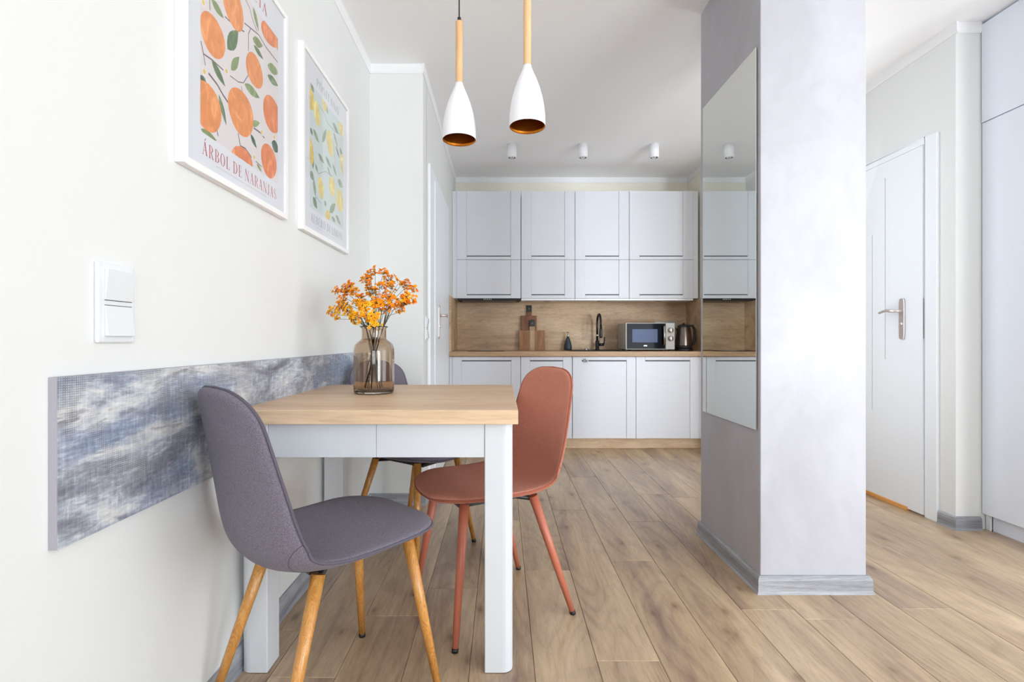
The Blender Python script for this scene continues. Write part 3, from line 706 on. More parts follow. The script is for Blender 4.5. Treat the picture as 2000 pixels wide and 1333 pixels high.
def leafp(p, q, wd):
    L = math.hypot(q[0]-p[0], q[1]-p[1]); dx, dy = (q[0]-p[0])/L, (q[1]-p[1])/L; r = []
    ts = [0, .12, .3, .5, .7, .88, 1]
    for t in ts: k = math.sin(PI*t**0.85)*wd; r.append((p[0]+dx*L*t-dy*k, p[1]+dy*L*t+dx*k))
    for t in ts[::-1][1:-1]: k = math.sin(PI*t**0.85)*wd; r.append((p[0]+dx*L*t+dy*k, p[1]+dy*L*t-dx*k))
    return r
# serif capitals, unit height; (advance, list of polygons)
def quad(x0, y0, x1, y1, wd): return [(x0-wd/2, y0), (x0+wd/2, y0), (x1+wd/2, y1), (x1-wd/2, y1)]
def hb_(x0, x1, y, t=0.035): return [(x0, y), (x1, y), (x1, y+t), (x0, y+t)]
def arc_(cx, cy, ro, rO, ri, rI, a0, a1, n=12):
    out = []
    for i in range(n):
        a, b = math.radians(a0+(a1-a0)*i/n), math.radians(a0+(a1-a0)*(i+1)/n)
        out.append([(cx+ro*math.cos(a), cy+rO*math.sin(a)), (cx+ro*math.cos(b), cy+rO*math.sin(b)), (cx+ri*math.cos(b), cy+rI*math.sin(b)), (cx+ri*math.cos(a), cy+rI*math.sin(a))])
    return out
def stem(x): return [quad(x, 0, x, 1, 0.15), hb_(x-0.14, x+0.14, 0), hb_(x-0.14, x+0.14, 0.965)]
def thin(x): return [quad(x, 0, x, 1, 0.045), hb_(x-0.11, x+0.11, 0), hb_(x-0.11, x+0.11, 0.965)]
G = {
 'I': (0.36, stem(0.18)), 'L': (0.66, stem(0.2)+[hb_(0.2, 0.62, 0), quad(0.60, 0, 0.61, 0.26, 0.04)]),
 'E': (0.70, stem(0.2)+[hb_(0.2, 0.64, 0), hb_(0.2, 0.6, 0.965), hb_(0.2, 0.5, 0.49), quad(0.62, 0, 0.63, 0.24, 0.04), quad(0.58, 0.78, 0.585, 1, 0.04), quad(0.5, 0.38, 0.5, 0.62, 0.035)]),
 'A': (0.82, [quad(0.12, 0, 0.40, 1, 0.05), quad(0.66, 0, 0.40, 1, 0.16), hb_(0.2, 0.6, 0.32), hb_(0.02, 0.24, 0), hb_(0.52, 0.80, 0)]),
 'O': (0.86, arc_(0.42, 0.5, 0.38, 0.51, 0.22, 0.475, 0, 360, 24)), 'D': (0.86, stem(0.2)+arc_(0.30, 0.5, 0.50, 0.5, 0.34, 0.465, -90, 90)),
 'B': (0.76, stem(0.2)+arc_(0.32, 0.74, 0.34, 0.26, 0.20, 0.225, -90, 90)+arc_(0.32, 0.26, 0.40, 0.26, 0.24, 0.225, -90, 90)),
 'R': (0.82, stem(0.2)+arc_(0.32, 0.74, 0.36, 0.26, 0.21, 0.225, -90, 90)+[quad(0.40, 0.5, 0.68, 0, 0.15), hb_(0.66, 0.82, 0)]),
 'P': (0.72, stem(0.2)+arc_(0.32, 0.72, 0.36, 0.28, 0.21, 0.245, -90, 90)),
 'N': (0.88, thin(0.14)+thin(0.72)+[quad(0.14, 1, 0.72, 0, 0.16)]), 'M': (1.0, thin(0.14)+stem(0.84)+[quad(0.14, 1, 0.48, 0, 0.15), quad(0.84, 1, 0.48, 0, 0.05)]),
 'V': (0.80, [quad(0.12, 1, 0.40, 0, 0.16), quad(0.68, 1, 0.40, 0, 0.05), hb_(0.0, 0.26, 0.965), hb_(0.56, 0.8, 0.965)]),
 'C': (0.80, arc_(0.42, 0.5, 0.38, 0.51, 0.22, 0.475, 50, 310, 20)), 'T': (0.76, stem(0.38)+[hb_(0.04, 0.72, 0.965), quad(0.06, 0.76, 0.06, 1, 0.035), quad(0.70, 0.76, 0.70, 1, 0.035)]),
 'J': (0.5, [quad(0.30, 0.1, 0.30, 1, 0.15), hb_(0.16, 0.44, 0.965)]+arc_(0.19, 0.14, 0.18, 0.2, 0.07, 0.165, -170, 0)),
 'S': (0.64, arc_(0.31, 0.76, 0.24, 0.25, 0.15, 0.215, 20, 200)+arc_(0.31, 0.25, 0.26, 0.26, 0.17, 0.225, -160, 20)+[quad(0.13, 0.72, 0.50, 0.30, 0.16)]),
}
def text_polys(txt, y0, y1, z, h):
    adv = sum(0.42 if c == ' ' else G['A' if c == 'Á' else c][0]+0.10 for c in txt)
    s = (y1-y0)/adv; out = []; x = 0
    for c in txt:
        if c == ' ': x += 0.42; continue
        a, ps = G['A' if c == 'Á' else c]
        for p in ps: out.append([(y0+(x+q[0])*s, z+q[1]*h) for q in p])
        if c == 'Á': out.append([(y0+(x+q[0])*s, z+q[1]*h) for q in quad(0.38, 1.08, 0.52, 1.28, 0.10)])
        x += a+0.10
    return out
def picture(lab, y0, y1, z0, z1, area_, bgc, layers, texts):
    t = thing('framed_print', lab, 'picture', (WX, (y0+y1)/2, z0), 'framed fruit prints on the left wall')
    fw = 0.018; x0, x1 = WX+0.0005, FXP+0.006
    f = MB().box(x0, x1, y0, y0+fw, z0, z1).box(x0, x1, y1-fw, y1, z0, z1).box(x0, x1, y0+fw, y1-fw, z0, z0+fw).box(x0, x1, y0+fw, y1-fw, z1-fw, z1)
    f.build('frame', M['frame_white'], t, 0.0015)
    bx('backing_board', M['edge_grey'], t, x0, x0+0.004, y0+fw, y1-fw, z0+fw, z1-fw, 0)
    pr = MB().box(FXP-0.0022, FXP-0.0012, y0+fw, y1-fw, z0+fw, z1-fw).build('paper', plain('poster_paper', srgb(226, 229, 236), 0.6), t)
    a0, a1, b0, b1 = area_
    mats = {}; x = FXP-0.0011
    mb = MB(); ml = []
    def put(poly, col, dx):
        if len(poly) < 3: return
        if col not in mats: mats[col] = len(ml); ml.append(col)
        mb.add([(x+dx, p[0], p[1]) for p in poly], [tuple(range(len(poly)))], mats[col])
    put([(a0, b0), (a1, b0), (a1, b1), (a0, b1)], bgc, 0)
    for i, (poly, col) in enumerate(layers): put(clip(poly, a0, a1, b0, b1), col, 0.00003+0.000004*i)
    for ps, col in texts:
        for p in ps: put(p, col, 0.00005)
    mm = []
    for c in ml:
        if isinstance(c, str):
            kind, base = c.split(':'); rgb = tuple(int(v) for v in base.split(','))
            m = NT('print_ink'); cc = m.coords((1, 1, 0.6), False); n = m.noise(cc, 26, 4, 0.6, 1.2)
            d = {'fruit': 34, 'leaf': 44}[kind]
            hi = tuple(min(255, v+d) for v in rgb)
            m.set(Base_Color=m.ramp(n, [(0.34, srgb(*[v*0.93 for v in rgb])), (0.52, srgb(*rgb)), (0.70, srgb(*hi))]), Roughness=0.6); mm.append(m.mat)
        else: mm.append(plain('print_ink', srgb(*c), 0.6))
    ob = mb.build('printed_artwork', mm, t, merge=False)
    bx('glazing', M['pane'], t, FXP+0.001, FXP+0.002, y0+fw-0.001, y1-fw+0.001, z0+fw-0.001, z1-fw+0.001, 0)
    return t
OR1, OR2 = 'fruit:236,148,84', 'fruit:232,132,76'
L1, L2, L3 = 'leaf:92,122,84', 'leaf:128,150,98', 'leaf:66,98,82'
lay = []
def br(pts, wd, col=(112, 96, 104)):
    P = [onw(*p) for p in pts]
    for a, b in zip(P, P[1:]):
        L = math.hypot(b[0]-a[0], b[1]-a[1]) or 1; nx, nz = -(b[1]-a[1])/L*wd/2, (b[0]-a[0])/L*wd/2
        lay.append(([(a[0]-nx, a[1]-nz), (b[0]-nx, b[1]-nz), (b[0]+nx, b[1]+nz), (a[0]+nx, a[1]+nz)], col))
for b, w_ in (([(393, 80), (398, 105), (415, 117), (437, 137)], .004), ([(398, 105), (402, 128)], .003), ([(408, 143), (425, 165), (436, 185), (446, 200)], .006), ([(440, 32), (460, 52), (478, 62)], .004), ([(478, 45), (506, 68), (520, 92), (543, 122)], .004), ([(480, -2), (488, 15), (494, 38), (503, 62)], .003), ([(450, 148), (466, 160), (476, 162), (486, 146)], .003), ([(466, 260), (470, 285), (480, 290), (492, 308)], .004), ([(496, 250), (510, 260), (517, 270)], .005), ([(424, 253), (427, 266)], .004), ([(500, 315), (512, 326)], .003), ([(490, 56), (486, 66), (486, 100)], .003), ([(410, -5), (411, 20)], .003), ([(434, -10), (442, 20), (450, 40)], .003), ([(472, 168), (474, 180)], .003)):
    br(b, w_)
for p, q, w_, c in (((413, -2), (438, 36), .013, L2), ((445, 96), (466, 60), .021, L1), ((452, 137), (468, 111), .013, L2), ((414, 117), (441, 170), .013, L1), ((478, 164), (508, 192), .015, L2), ((494, 76), (514, 90), .015, L2), ((496, 88), (515, 116), .010, L1), ((495, 13), (506, 62), .011, L2), ((523, 128), (545, 143), .017, L2), ((523, 147), (544, 168), .014, L1), ((428, 184), (443, 246), .010, L1), ((491, 243), (508, 240), .010, L2), ((393, 252), (424, 275), .010, L2), ((490, 262), (502, 290), .010, L3), ((531, 278), (546, 296), .020, L3), ((392, 146), (405, 172), .012, L3), ((540, 70), (545, 108), .010, L2), ((502, 320), (512, 336), .006, L2), ((432, 60), (436, 92), .004, L2)):
    lay.append((leafp(onw(*p), onw(*q), w_), c))
for (cx, cy), a, b, c in (((417, 70), .056, .054, OR1), ((457, 15), .054, .058, OR1), ((529, 68), .066, .034, OR2), ((498, 138), .052, .050, OR1), ((405, 208), .066, .062, OR1), ((472, 220), .070, .066, OR1), ((532, 224), .062, .058, OR2), ((474, 318), .060, .046, OR2), ((526, 315), .053, .054, OR2), ((449, -110), .05, .05, OR1)):
    y, z = onw(cx, cy); lay.append((ell(y, z, a, b, 0.25, 30, 0.02), c))
for p in ((400, 140), (497, 307), (443, 139), (398, 5), (512, 258), (536, 268)):
    y, z = onw(*p); lay.append((ell(y, z, .012, .010, 0, 12, 0.2), (236, 226, 226))); lay.append((ell(y, z, .006, .006, 0, 10), (232, 206, 84)))
P1 = picture('framed print of orange fruit with red lettering, nearer the light switch', 1.158, 1.724, 1.396, 2.117, (1.233, 1.659, 1.502, 2.00), (226, 220, 222), lay,
        [(text_polys('ÁRBOL DE NARANJAS', 1.240, 1.652, 1.447, 0.034), (190, 96, 100)), (text_polys('VALENCIA', 1.300, 1.590, 2.022, 0.034), (190, 96, 100)),
         ([hb_(1.30, 1.58, 1.435, 0.002)], (206, 200, 206))])
lay = []
YL, YM = 'fruit:232,212,124', 'fruit:226,196,84'
for b, w_ in (([(614, 200), (624, 206), (634, 222), (640, 240)], .003), ([(622, 340), (636, 335), (650, 345)], .003), ([(612, 395), (618, 385), (628, 398)], .004), ([(640, 240), (655, 258), (664, 262)], .003), ([(625, 310), (632, 330)], .003), ([(652, 275), (656, 330)], .003)):
    br(b, w_, (150, 156, 152))
S1, S2 = 'leaf:136,156,128', 'leaf:112,136,110'
for p, q, w_, c in (((607, 160), (614, 182), .014, S2), ((612, 252), (624, 280), .014, S1), ((630, 278), (638, 252), .014, S1), ((636, 205), (642, 225), .012, S1), ((650, 240), (662, 262), .014, S1), ((652, 258), (660, 290), .010, S1), ((656, 285), (664, 310), .010, S2), ((622, 300), (634, 320), .012, S1), ((636, 305), (648, 330), .012, S1), ((610, 300), (612, 330), .016, S2), ((616, 320), (622, 340), .010, S1), ((606, 335), (614, 352), .018, S2), ((613, 350), (617, 385), .014, S2), ((612, 385), (620, 408), .018, S2), ((634, 392), (638, 404), .012, S1), ((644, 415), (656, 398), .018, S1), ((656, 420), (666, 440), .012, S1), ((648, 424), (656, 434), .010, S1), ((660, 352), (670, 366), .018, S1), ((664, 288), (670, 310), .012, S2), ((606, 250), (612, 265), .012, S2), ((650, 320), (658, 345), .010, S1), ((640, 325), (646, 345), .008, S1)):
    lay.append((leafp(onw(*p), onw(*q), w_), c))
for (cx, cy), a, b, c in (((607, 192), .040, .045, YM), ((620, 222), .034, .048, YL), ((634, 202), .026, .032, YL), ((667, 248), .040, .042, YL), ((645, 280), .040, .056, YL), ((607, 294), .030, .054, YM), ((670, 322), .036, .050, YL), ((627, 367), .032, .046, YL), ((649, 364), .040, .044, YL), ((664, 392), .052, .052, YL), ((641, 421), .030, .022, YM)):
    y, z = onw(cx, cy); lay.append((ell(y, z, a, b, 0.3, 26, 0.03), c))
P2 = picture('framed print of yellow lemons on pale blue, nearer the kitchen', 1.856, 2.413, 1.396, 2.117, (1.936, 2.344, 1.502, 2.00), (206, 220, 220), lay,
        [(text_polys('ALBERO DI LIMONI', 1.945, 2.335, 1.447, 0.034), (158, 160, 166)), (text_polys('POSITANO', 2.005, 2.285, 2.022, 0.034), (158, 160, 166)),
         ([hb_(2.0, 2.28, 1.435, 0.002)], (206, 206, 210))])

# ------------------------------------------------------------------ pendant lamps
def pendant(lab, x, y, z):
    t = thing('pendant_lamp', lab, 'pendant lamp', (x, y, z), 'white and wood pendant lamps')
    prof = [(0.0573, 0.0), (0.0578, 0.012), (0.0572, 0.035), (0.0545, 0.062), (0.0490, 0.092), (0.0400, 0.124), (0.0295, 0.152), (0.0200, 0.174), (0.0140, 0.188), (0.0122, 0.197)]
    MB().lathe(prof+[(0, 0.197)], (x, y, z), 48).build('shade', M['shade_white'], t)
    inn = [(0.0573, 0.0)]+[(r-0.0012, h) for r, h in prof[:-1]]+[(0, 0.186)]
    MB().lathe(inn, (x, y, z+0.0002), 48).build('shade_lining', M['gold'], t)['label'] = 'gold-coloured inside of the shade'
    MB().lathe([(0, 0.028), (0.012, 0.030), (0.021, 0.040), (0.024, 0.055), (0.020, 0.075), (0.013, 0.095), (0.013, 0.12), (0, 0.12)], (x, y, z), 24).build('bulb', M['bulb'], t)
    MB().tube([(x, y, z+0.1975), (x, y, z+0.408)], 0.0125, 24).build('wooden_rod', M['lamp_wood'], t, 0.001)
    MB().lathe([(0, 0.4085), (0.0062, 0.4085), (0.0062, 0.422), (0.0035, 0.425), (0, 0.425)], (x, y, z), 16).build('cord_grip', M['black'], t)
    MB().tube([(x, y, z+0.425), (x, y, CZ-0.02)], 0.0022, 8).build('cord', M['black'], t)
    MB().lathe([(0, -0.022), (0.045, -0.020), (0.048, -0.0005), (0, -0.0005)], (x, y, CZ), 32).build('ceiling_rose', M['shade_white'], t)
pendant('left pendant lamp, farther one, white bell shade on a pale wood rod and black cord', -0.147, 1.68, 1.662)
pendant('right pendant lamp, nearer one, white bell shade with its bulb just showing', 0.082, 1.56, 1.655)

# ------------------------------------------------------------------ table
TZ = 0.77
tb = thing('dining_table', 'square white table with a pale oak top beside the left wall', 'table', (-0.365, 1.79, 0))
bx('tabletop', M['table'], tb, -0.7755, 0.047, 1.39, 2.186, 0.729, TZ, 0.0018)
def legpoly(x0, x1, y0, y1, cx, cy, r=0.028):
    """square leg with one rounded outer corner at (cx, cy) signs"""
    pts = []
    for sx, sy in ((-1, -1), (1, -1), (1, 1), (-1, 1)):
        X = x0 if sx < 0 else x1; Y = y0 if sy < 0 else y1
        rr = r if (sx == cx and sy == cy) else 0.003
        ox, oy = X-sx*rr, Y-sy*rr
        a0 = {(-1, -1): 180, (1, -1): 270, (1, 1): 0, (-1, 1): 90}[(sx, sy)]
        for k in range(7):
            a = math.radians(a0+90*k/6); pts.append((ox+rr*math.cos(a), oy+rr*math.sin(a)))
    return pts
for sx, sy in ((-1, -1), (1, -1), (1, 1), (-1, 1)):
    x0, x1 = (-0.762, -0.682) if sx < 0 else (-0.050, 0.032)
    y0, y1 = (1.415, 1.492) if sy < 0 else (2.085, 2.162)
    MB().prism(legpoly(x0, x1, y0, y1, sx, sy), 'z', 0.002, 0.7285, smooth=False).build('leg', M['tablewhite'], tb)
ap = 0.628
bx('apron', M['tablewhite'], tb, -0.681, -0.3665, 1.418, 1.438, ap, 0.7285, 0.001)
bx('apron', M['tablewhite'], tb, -0.3655, -0.051, 1.418, 1.438, ap, 0.7285, 0.001)
bx('apron', M['tablewhite'], tb, -0.681, -0.3665, 2.139, 2.159, ap, 0.7285, 0.001)
bx('apron', M['tablewhite'], tb, -0.3655, -0.051, 2.139, 2.159, ap, 0.7285, 0.001)
bx('apron', M['tablewhite'], tb, -0.758, -0.738, 1.493, 2.084, ap, 0.7285, 0.001)
bx('apron', M['tablewhite'], tb, 0.008, 0.028, 1.493, 2.084, ap, 0.7285, 0.001)

# ------------------------------------------------------------------ chairs
def cr(P, t):
    n = len(P)-1; s = min(max(t, 0), 0.99999)*n; i = int(s); u = s-i
    p0, p1, p2, p3 = P[max(i-1, 0)], P[i], P[min(i+1, n)], P[min(i+2, n)]
    return [0.5*((2*b)+(-a+c)*u+(2*a-5*b+4*c-d)*u*u+(-a+3*b-3*c+d)*u**3) for a, b, c, d in zip(p0, p1, p2, p3)]
#          f      z     halfw  curl
PROF = [(0.268, 0.446, 0.205, 0.004), (0.235, 0.456, 0.208, 0.006), (0.17, 0.458, 0.211, 0.008), (0.09, 0.453, 0.213, 0.012), (0.01, 0.446, 0.213, 0.018), (-0.07, 0.440, 0.211, 0.028),
        (-0.135, 0.441, 0.208, 0.042), (-0.182, 0.458, 0.205, 0.056), (-0.212, 0.496, 0.202, 0.062), (-0.226, 0.548, 0.199, 0.056), (-0.234, 0.61, 0.196, 0.046), (-0.243, 0.68, 0.189, 0.036),
        (-0.253, 0.75, 0.179, 0.028), (-0.263, 0.81, 0.171, 0.022), (-0.272, 0.864, 0.165, 0.016)]
def shell_grids():
    NS, NV = 84, 28
    # arc length table
    pts = [cr(PROF, i/400) for i in range(401)]; S = [0]
    for a, b in zip(pts, pts[1:]): S.append(S[-1]+math.hypot(b[0]-a[0], b[1]-a[1]))
    L = S[-1]
    def at(s):
        lo = 0
        for i in range(400):
            if S[i+1] >= s: lo = i; break
        u = (s-S[lo])/max(S[lo+1]-S[lo], 1e-9); return (lo+u)/400
    up, dn, mid = [], [], []
    for i in range(NS+1):
        q = i/NS; e = 0.5-0.5*math.cos(PI*q); s = L*(0.35*q+0.65*e); t = at(s)
        f, z, hw, cl = cr(PROF, t); a = cr(PROF, max(t-0.004, 0)); b = cr(PROF, min(t+0.004, 1))
        T = Vector((b[0]-a[0], b[1]-a[1])).normalized(); N = Vector((T.y, -T.x))   # sitter side
        if N.x < 0 and N.y < 0: N = -N
        # front end has a generous round, the top a tighter one
        LF, LB = 0.15, 0.10
        k = 1.0; ee = 1.0
        if s < LF: tau = s/LF; k = (1-(1-tau)**2.3)**(1/2.3)
        if s > L-LB: tau = (L-s)/LB; k = (1-(1-tau)**2.7)**(1/2.7)
        em = min(s, L-s)/0.02; ee = (1-(1-min(em, 1))**2)**0.5
        k = max(k, 0.0)
        ru, rd, rm = [], [], []
        th = 0.013 if f > -0.1 and z < 0.5 else 0.0125
        for j in range(NV+1):
            v = -math.cos(PI*j/NV); v = 0.6*v+0.4*(-1+2*j/NV)
            w_ = hw*k; h = cl*abs(v*k)**2.2
            edge = (1-abs(v)**7)**0.5*ee if abs(v) < 1 else 0
            base = Vector((f+N.x*h, v*w_, z+N.y*h))
            NN = Vector((N.x, 0, N.y))
            ru.append(base+NN*th*edge); rd.append(base-NN*th*1.25*edge); rm.append(base)
        up.append(ru); dn.append(rd); mid.append(rm)
    return up, dn, mid, NS, NV
UP, DN, MID, NS, NV = shell_grids()
def shell_parts(root, mat, seam):
    # full surface first, to get continuous normals over the seat / backrest join
    idx = {}; vs = []; fs = []; rows = []
    def vid(side, i, j):
        key = ('e', i, j) if (j in (0, NV) or i in (0, NS)) else (side, i, j)
        if i in (0, NS): key = ('t', i, 0)
        if key not in idx: idx[key] = len(vs); vs.append((UP if side == 'u' else DN)[i][j] if key[0] not in ('e', 't') else MID[i][j])
        return idx[key]
    for i in range(NS):
        for j in range(NV):
            for side in 'ud':
                q = [vid(side, i, j), vid(side, i, j+1), vid(side, i+1, j+1), vid(side, i+1, j)]
                if side == 'u': q = q[::-1]
                q2 = []
                for x in q:
                    if x not in q2: q2.append(x)
                if len(q2) > 2: fs.append(tuple(q2)); rows.append(i)
    me = bpy.data.meshes.new('tmp'); me.from_pydata([tuple(v) for v in vs], [], fs)
    bm = bmesh.new(); bm.from_mesh(me); bmesh.ops.recalc_face_normals(bm, faces=bm.faces); bm.to_mesh(me); bm.free()
    nrm = [v.normal.copy() for v in me.vertices]; F2 = [tuple(p.vertices) for p in me.polygons]
    bpy.data.meshes.remove(me)
    split = next(i for i in range(NS) if MID[i][NV//2].z > 0.47 and MID[i][NV//2].x < -0.1)
    out = []
    for name, sel in (('seat', lambda i: i < split), ('backrest', lambda i: i >= split)):
        use = [f for f, r in zip(F2, rows) if sel(r)]
        ids = sorted({x for f in use for x in f}); mp = {x: k for k, x in enumerate(ids)}
        m2 = bpy.data.meshes.new(name); m2.from_pydata([tuple(vs[x]) for x in ids], [], [tuple(mp[x] for x in f) for f in use])
        m2.materials.append(mat); m2.polygons.foreach_set('use_smooth', [True]*len(use))
        m2.normals_split_custom_set_from_vertices([nrm[x] for x in ids])
        o = bpy.data.objects.new(name, m2); C.objects.link(o); o.parent = root; out.append(o)
        # piping along the rim of this part
        r = range(0, split+1) if name == 'seat' else range(split, NS+1)
        a = [MID[i][0] for i in r]; b = [MID[i][NV] for i in r]
        ring = a[::-1]+b[1:] if name == 'seat' else a+b[::-1][1:]
        cen = Vector((0.0, 0, 0.0))
        MB().tube(ring, 0.0034, 8, caps=True).build('piping', seam, o, world=False)
    # curved dart seam low on each outer side
    def sd(i, j):
        i0, j0 = int(i), int(j); a, b = i-i0, j-j0
        p = (DN[i0][j0]*(1-b)+DN[i0][j0+1]*b)*(1-a)+(DN[i0+1][j0]*(1-b)+DN[i0+1][j0+1]*b)*a
        return p
    for sgn in (0, 1):
        key = [(split+3, 0.4), (split+1.5, 2.6), (split-0.5, 4.4), (split-3.5, 5.6), (split-7.5, 6.0), (split-12, 6.0)]
        path = []
        for k in range(33):
            i, j = cr(key, k/32); path.append(sd(i, j if sgn else NV-0.001-j))
        MB().tube(path, 0.0012, 6).build('seam', seam, out[1], world=False)
def chair(lab, cx, cy, facing, fab, seam, legm, grp='upholstered dining chairs'):
    t = thing('dining_chair', lab, 'chair', (0, 0, 0), grp)
    shell_parts(t, fab, seam)
    for sf in (1, -1):
        for sn in (1, -1):
            tf, tn = (0.165, 0.128) if sf > 0 else (-0.095, 0.135)
            bf, bn = 0.224*sf, 0.191*sn; tn *= sn
            top = Vector((tf, tn, 0.434 if sf > 0 else 0.424)); bot = Vector((bf, bn, 0.009))
            l = MB().tube([top, top.lerp(bot, 0.5), bot], [0.0165, 0.0138, 0.0098], 20).build('leg', legm, t, world=False)
            e = bot+(bot-top).normalized()*0.0095
            MB().tube([bot+(top-bot).normalized()*0.004, Vector((e.x, e.y, 0.0004))], [0.0108, 0.0105], 16).build('foot_cap', M['black'], l, world=False)
    u = MB().box(-0.10, 0.17, -0.10, 0.10, 0.411, 0.4215)
    for a, b in (((0.165, 0.128), (-0.095, -0.135)), ((0.165, -0.128), (-0.095, 0.135))):
        u.tube([(a[0], a[1], 0.422), (b[0], b[1], 0.414)], 0.008, 10)
    u.build('underframe', M['black'], t, world=False)
    t.location = (cx, cy, 0); t.rotation_euler = (0, 0, facing)
    return t
chair('grey fabric chair with wood-look legs in front, nearest the camera', -0.465, 1.297, math.atan2(0.743, 0.669), M['grey_fabric'], M['grey_seam'], M['leg_wood'])
chair('terracotta chair with matching painted legs on the right of the table', -0.038, 1.785, math.atan2(-0.473, -0.881), M['red_fabric'], M['red_seam'], M['red_metal'])
chair('grey fabric chair at the far side of the table, mostly hidden', -0.428, 2.315, math.atan2(-0.574, 0.819), M['grey_fabric'], M['grey_seam'], M['leg_wood'])

# ------------------------------------------------------------------ vase and flowers
VX, VY, VZ = -0.4845, 1.845, TZ+0.0004
va = thing('glass_vase', 'smoky brown glass bottle vase on the oak tabletop', 'vase', (VX, VY, VZ))
outer = [(0, 0), (0.066, 0), (0.0725, 0.004), (0.0750, 0.012), (0.0752, 0.05), (0.0752, 0.150), (0.0745, 0.166), (0.0700, 0.182), (0.0610, 0.193), (0.0520, 0.199), (0.0465, 0.204), (0.0450, 0.212), (0.0450, 0.240), (0.0465, 0.246), (0.0505, 0.248), (0.0515, 0.2505), (0.0500, 0.253)]
inner = [(0.0470, 0.252), (0.0432, 0.246), (0.0422, 0.236), (0.0422, 0.212), (0.0435, 0.203), (0.0500, 0.196), (0.0590, 0.190), (0.0675, 0.179), (0.0718, 0.164), (0.0724, 0.150), (0.0724, 0.05), (0.0720, 0.018), (0.0680, 0.011), (0.060, 0.009), (0, 0.0075)]
MB().lathe(outer+inner, (VX, VY, VZ), 64).build('glass_body', M['vase'], va)
stem_m = plain('dark_green_stem', srgb(84, 78, 44), 0.7)
def petal_mat(name, a, b, c):
    m = NT(name); cc = m.coords((1, 1, 1), False); n = m.noise(cc, 30, 2)
    m.set(Base_Color=m.ramp(n, [(0.36, a), (0.5, b), (0.64, c)]), Roughness=0.7); m.p.inputs['Subsurface Weight'].default_value = 0.0; return m.mat
orange = petal_mat('orange_petals', srgb(242, 126, 8), srgb(250, 152, 6), srgb(254, 186, 10))
yellow = petal_mat('yellow_petals', srgb(246, 160, 6), srgb(252, 184, 8), srgb(254, 204, 24))
eye = plain('flower_eye', srgb(216, 118, 10), 0.8)
greenb = plain('green_bud', srgb(150, 156, 60), 0.8)
def blossom(mb, p, r, up):
    up = up.normalized(); a = up.orthogonal().normalized(); b = up.cross(a); ph = random.random()*6
    for k in range(5):
        q = ph+2*PI*k/5; d = a*math.cos(q)+b*math.sin(q); e = -a*math.sin(q)+b*math.cos(q)
        v = [p, p+d*r*0.6+e*r*0.48+up*r*0.22, p+d*r*1.05+up*r*0.10, p+d*r*0.6-e*r*0.48+up*r*0.22, p+d*r*0.5-up*r*0.25]
        mb.add(v, [(0, 1, 2), (0, 2, 3), (4, 2, 1), (4, 3, 2), (0, 4, 1), (0, 3, 4)], 0)
    c = p+up*r*0.18; n = 5
    ring = [c+(a*math.cos(2*PI*k/n)+b*math.sin(2*PI*k/n))*r*0.3 for k in range(n)]
    mb.add(ring+[c+up*r*0.3], [(k, (k+1) % n, n) for k in range(n)], 1)
    mb.add([p-up*r*0.1+a*r*0.25, p-up*r*0.1+b*r*0.25, p-up*r*0.1-a*r*0.25, p-up*r*0.1-b*r*0.25, p-up*r*0.8], [(0, 1, 4), (1, 2, 4), (2, 3, 4), (3, 0, 4)], 2)
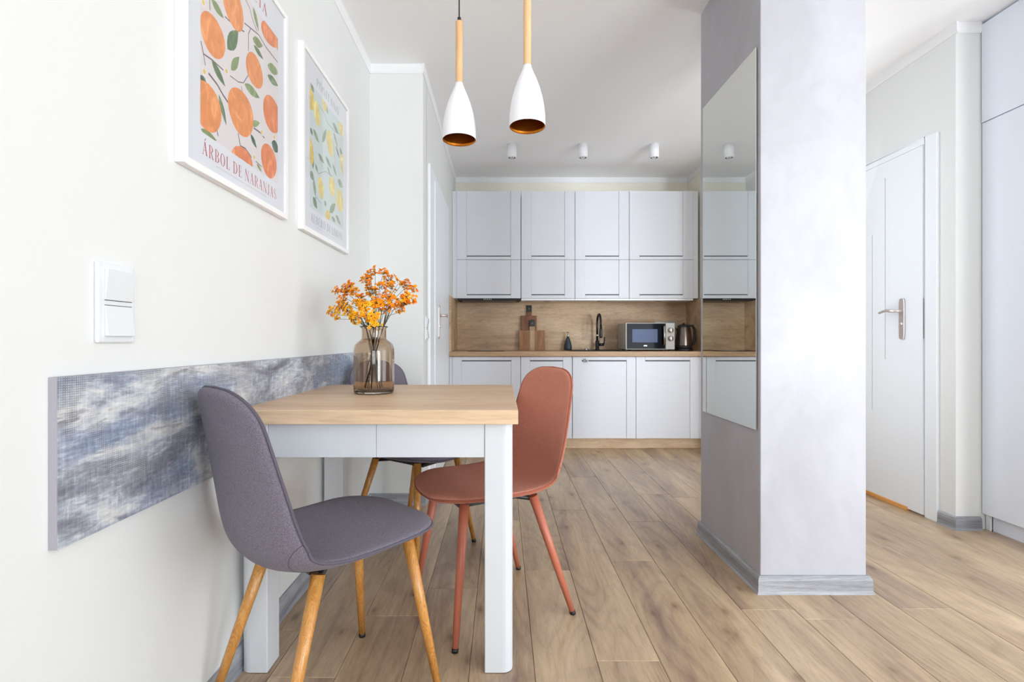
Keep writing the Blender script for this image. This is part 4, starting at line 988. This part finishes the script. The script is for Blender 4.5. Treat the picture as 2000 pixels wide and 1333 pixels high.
# sprigs: (label, foot angle, mouth offset (dx,dy), list of cluster centres (px-like metres dx, dz over the mouth, dy), spread)
K = 0.00194
def cl(px, py, dy): return Vector(((px-730.5)*K, dy, (PY-py)*K+H-VZ))
sprigs = [
 ('leftmost flower sprig in the vase, yellow blossoms leaning low to the left', yellow, (0.022, -0.015), (-0.030, 0.0), [((650, 608), .0, 16), ((663, 596), .02, 24), ((690, 612), -.03, 26), ((705, 594), -.01, 30), ((685, 625), .02, 8), ((660, 618), -.02, 8), ((675, 602), .01, 14)]),
 ('flower sprig reaching up to the left above the vase, orange-yellow blossoms', orange, (0.020, 0.02), (-0.022, 0.014), [((672, 565), .02, 26), ((655, 566), .0, 10), ((695, 570), -.02, 22), ((665, 583), .01, 14), ((680, 555), .0, 12), ((700, 582), .02, 16)]),
 ('tallest flower sprig in the middle of the vase, orange blossoms', orange, (-0.012, 0.010), (0.0, 0.020), [((719, 532), .01, 18), ((714, 546), -.01, 18), ((745, 530), .0, 12), ((756, 542), .02, 24), ((720, 568), .02, 26), ((730, 521), .0, 3), ((743, 560), -.02, 18), ((716, 556), .0, 10)]),
 ('short flower sprig low over the vase mouth, yellow blossoms', yellow, (0.0, -0.03), (0.006, -0.026), [((712, 618), -.05, 16), ((735, 627), -.04, 18), ((722, 600), -.05, 20), ((740, 618), -.05, 12), ((713, 635), -.03, 3), ((735, 638), -.04, 3), ((748, 637), -.03, 3), ((702, 628), -.03, 4)]),
 ('densest flower sprig right of centre in the vase, orange blossoms', orange, (-0.020, -0.02), (0.022, -0.010), [((745, 590), -.03, 34), ((758, 578), .01, 22), ((735, 596), -.04, 16), ((770, 592), -.01, 22), ((752, 604), .0, 14), ((764, 560), .02, 14)]),
 ('rightmost flower sprig in the vase, blossoms reaching far right', orange, (-0.030, 0.012), (0.032, 0.012), [((790, 555), .01, 20), ((803, 562), .02, 10), ((788, 590), -.01, 32), ((806, 583), .0, 8), ((780, 603), .01, 16), ((776, 548), .0, 4), ((793, 578), -.02, 14), ((784, 546), .01, 3)]),
]
for lab, pm_, foot, mouth, cls in sprigs:
    t = thing('flower_sprig', lab, 'flower', (VX, VY, VZ+0.01), 'flower sprigs in the brown glass vase')
    O = Vector((VX, VY, VZ))
    f0 = O+Vector((foot[0]*1.3, foot[1]*1.3, 0.016)); m0 = O+Vector((mouth[0]*0.95, mouth[1]*0.95, 0.245))
    st = MB()
    j = Vector((random.uniform(-.006, .006), random.uniform(-.006, .006), 0))
    st.tube([f0, f0.lerp(m0, 0.3)+j, f0.lerp(m0, 0.65)-j, m0], [0.0016, 0.0018, 0.0017, 0.0015], 7)
    # two or three extra strands twisted with the main stem
    k2 = Vector((random.uniform(-.008, .008), random.uniform(-.008, .008), 0))
    st.tube([f0+k2, f0.lerp(m0, 0.5)+k2*0.8-j, m0+k2*0.2], 0.0012, 6)
    bl_ = MB()
    for (pp, dy, n) in cls:
        c = O+cl(pp[0], pp[1], 0)+Vector((0, dy+mouth[1], 0))
        kk = (m0+Vector(((c.x-m0.x)*0.35, (c.y-m0.y)*0.3, (c.z-m0.z)*0.55+0.008)))
        st.tube([m0, kk, c-Vector((0, 0, 0.012))], [0.0013, 0.0010, 0.0007], 5)
        R = 0.0085+0.0031*n**0.5
        for i in range(int(n*1.3)):
            for _ in range(30):
                q = Vector((random.uniform(-1, 1), random.uniform(-1, 1), random.uniform(-1, 1)))
                if q.length < 1: break
            b = c+Vector((q.x*R*1.15, q.y*R, q.z*R*0.95))
            d = (b-kk).normalized()+Vector((random.uniform(-.5, .5), random.uniform(-.9, .3), random.uniform(-.2, .5)))
            base = c+(b-c)*0.2-Vector((0, 0, 0.010))
            st.tube([base, base.lerp(b, 0.55)+Vector((0, 0, 0.001)), b-d.normalized()*0.002], 0.00045, 4, caps=False)
            blossom(bl_, b, random.uniform(0.0062, 0.0086), d)
    st.build('stem', stem_m, t, merge=False)
    o = bl_.build('blossoms', [pm_, eye, greenb], t, merge=False); o['kind'] = 'stuff'
print('objects', len(bpy.data.objects))
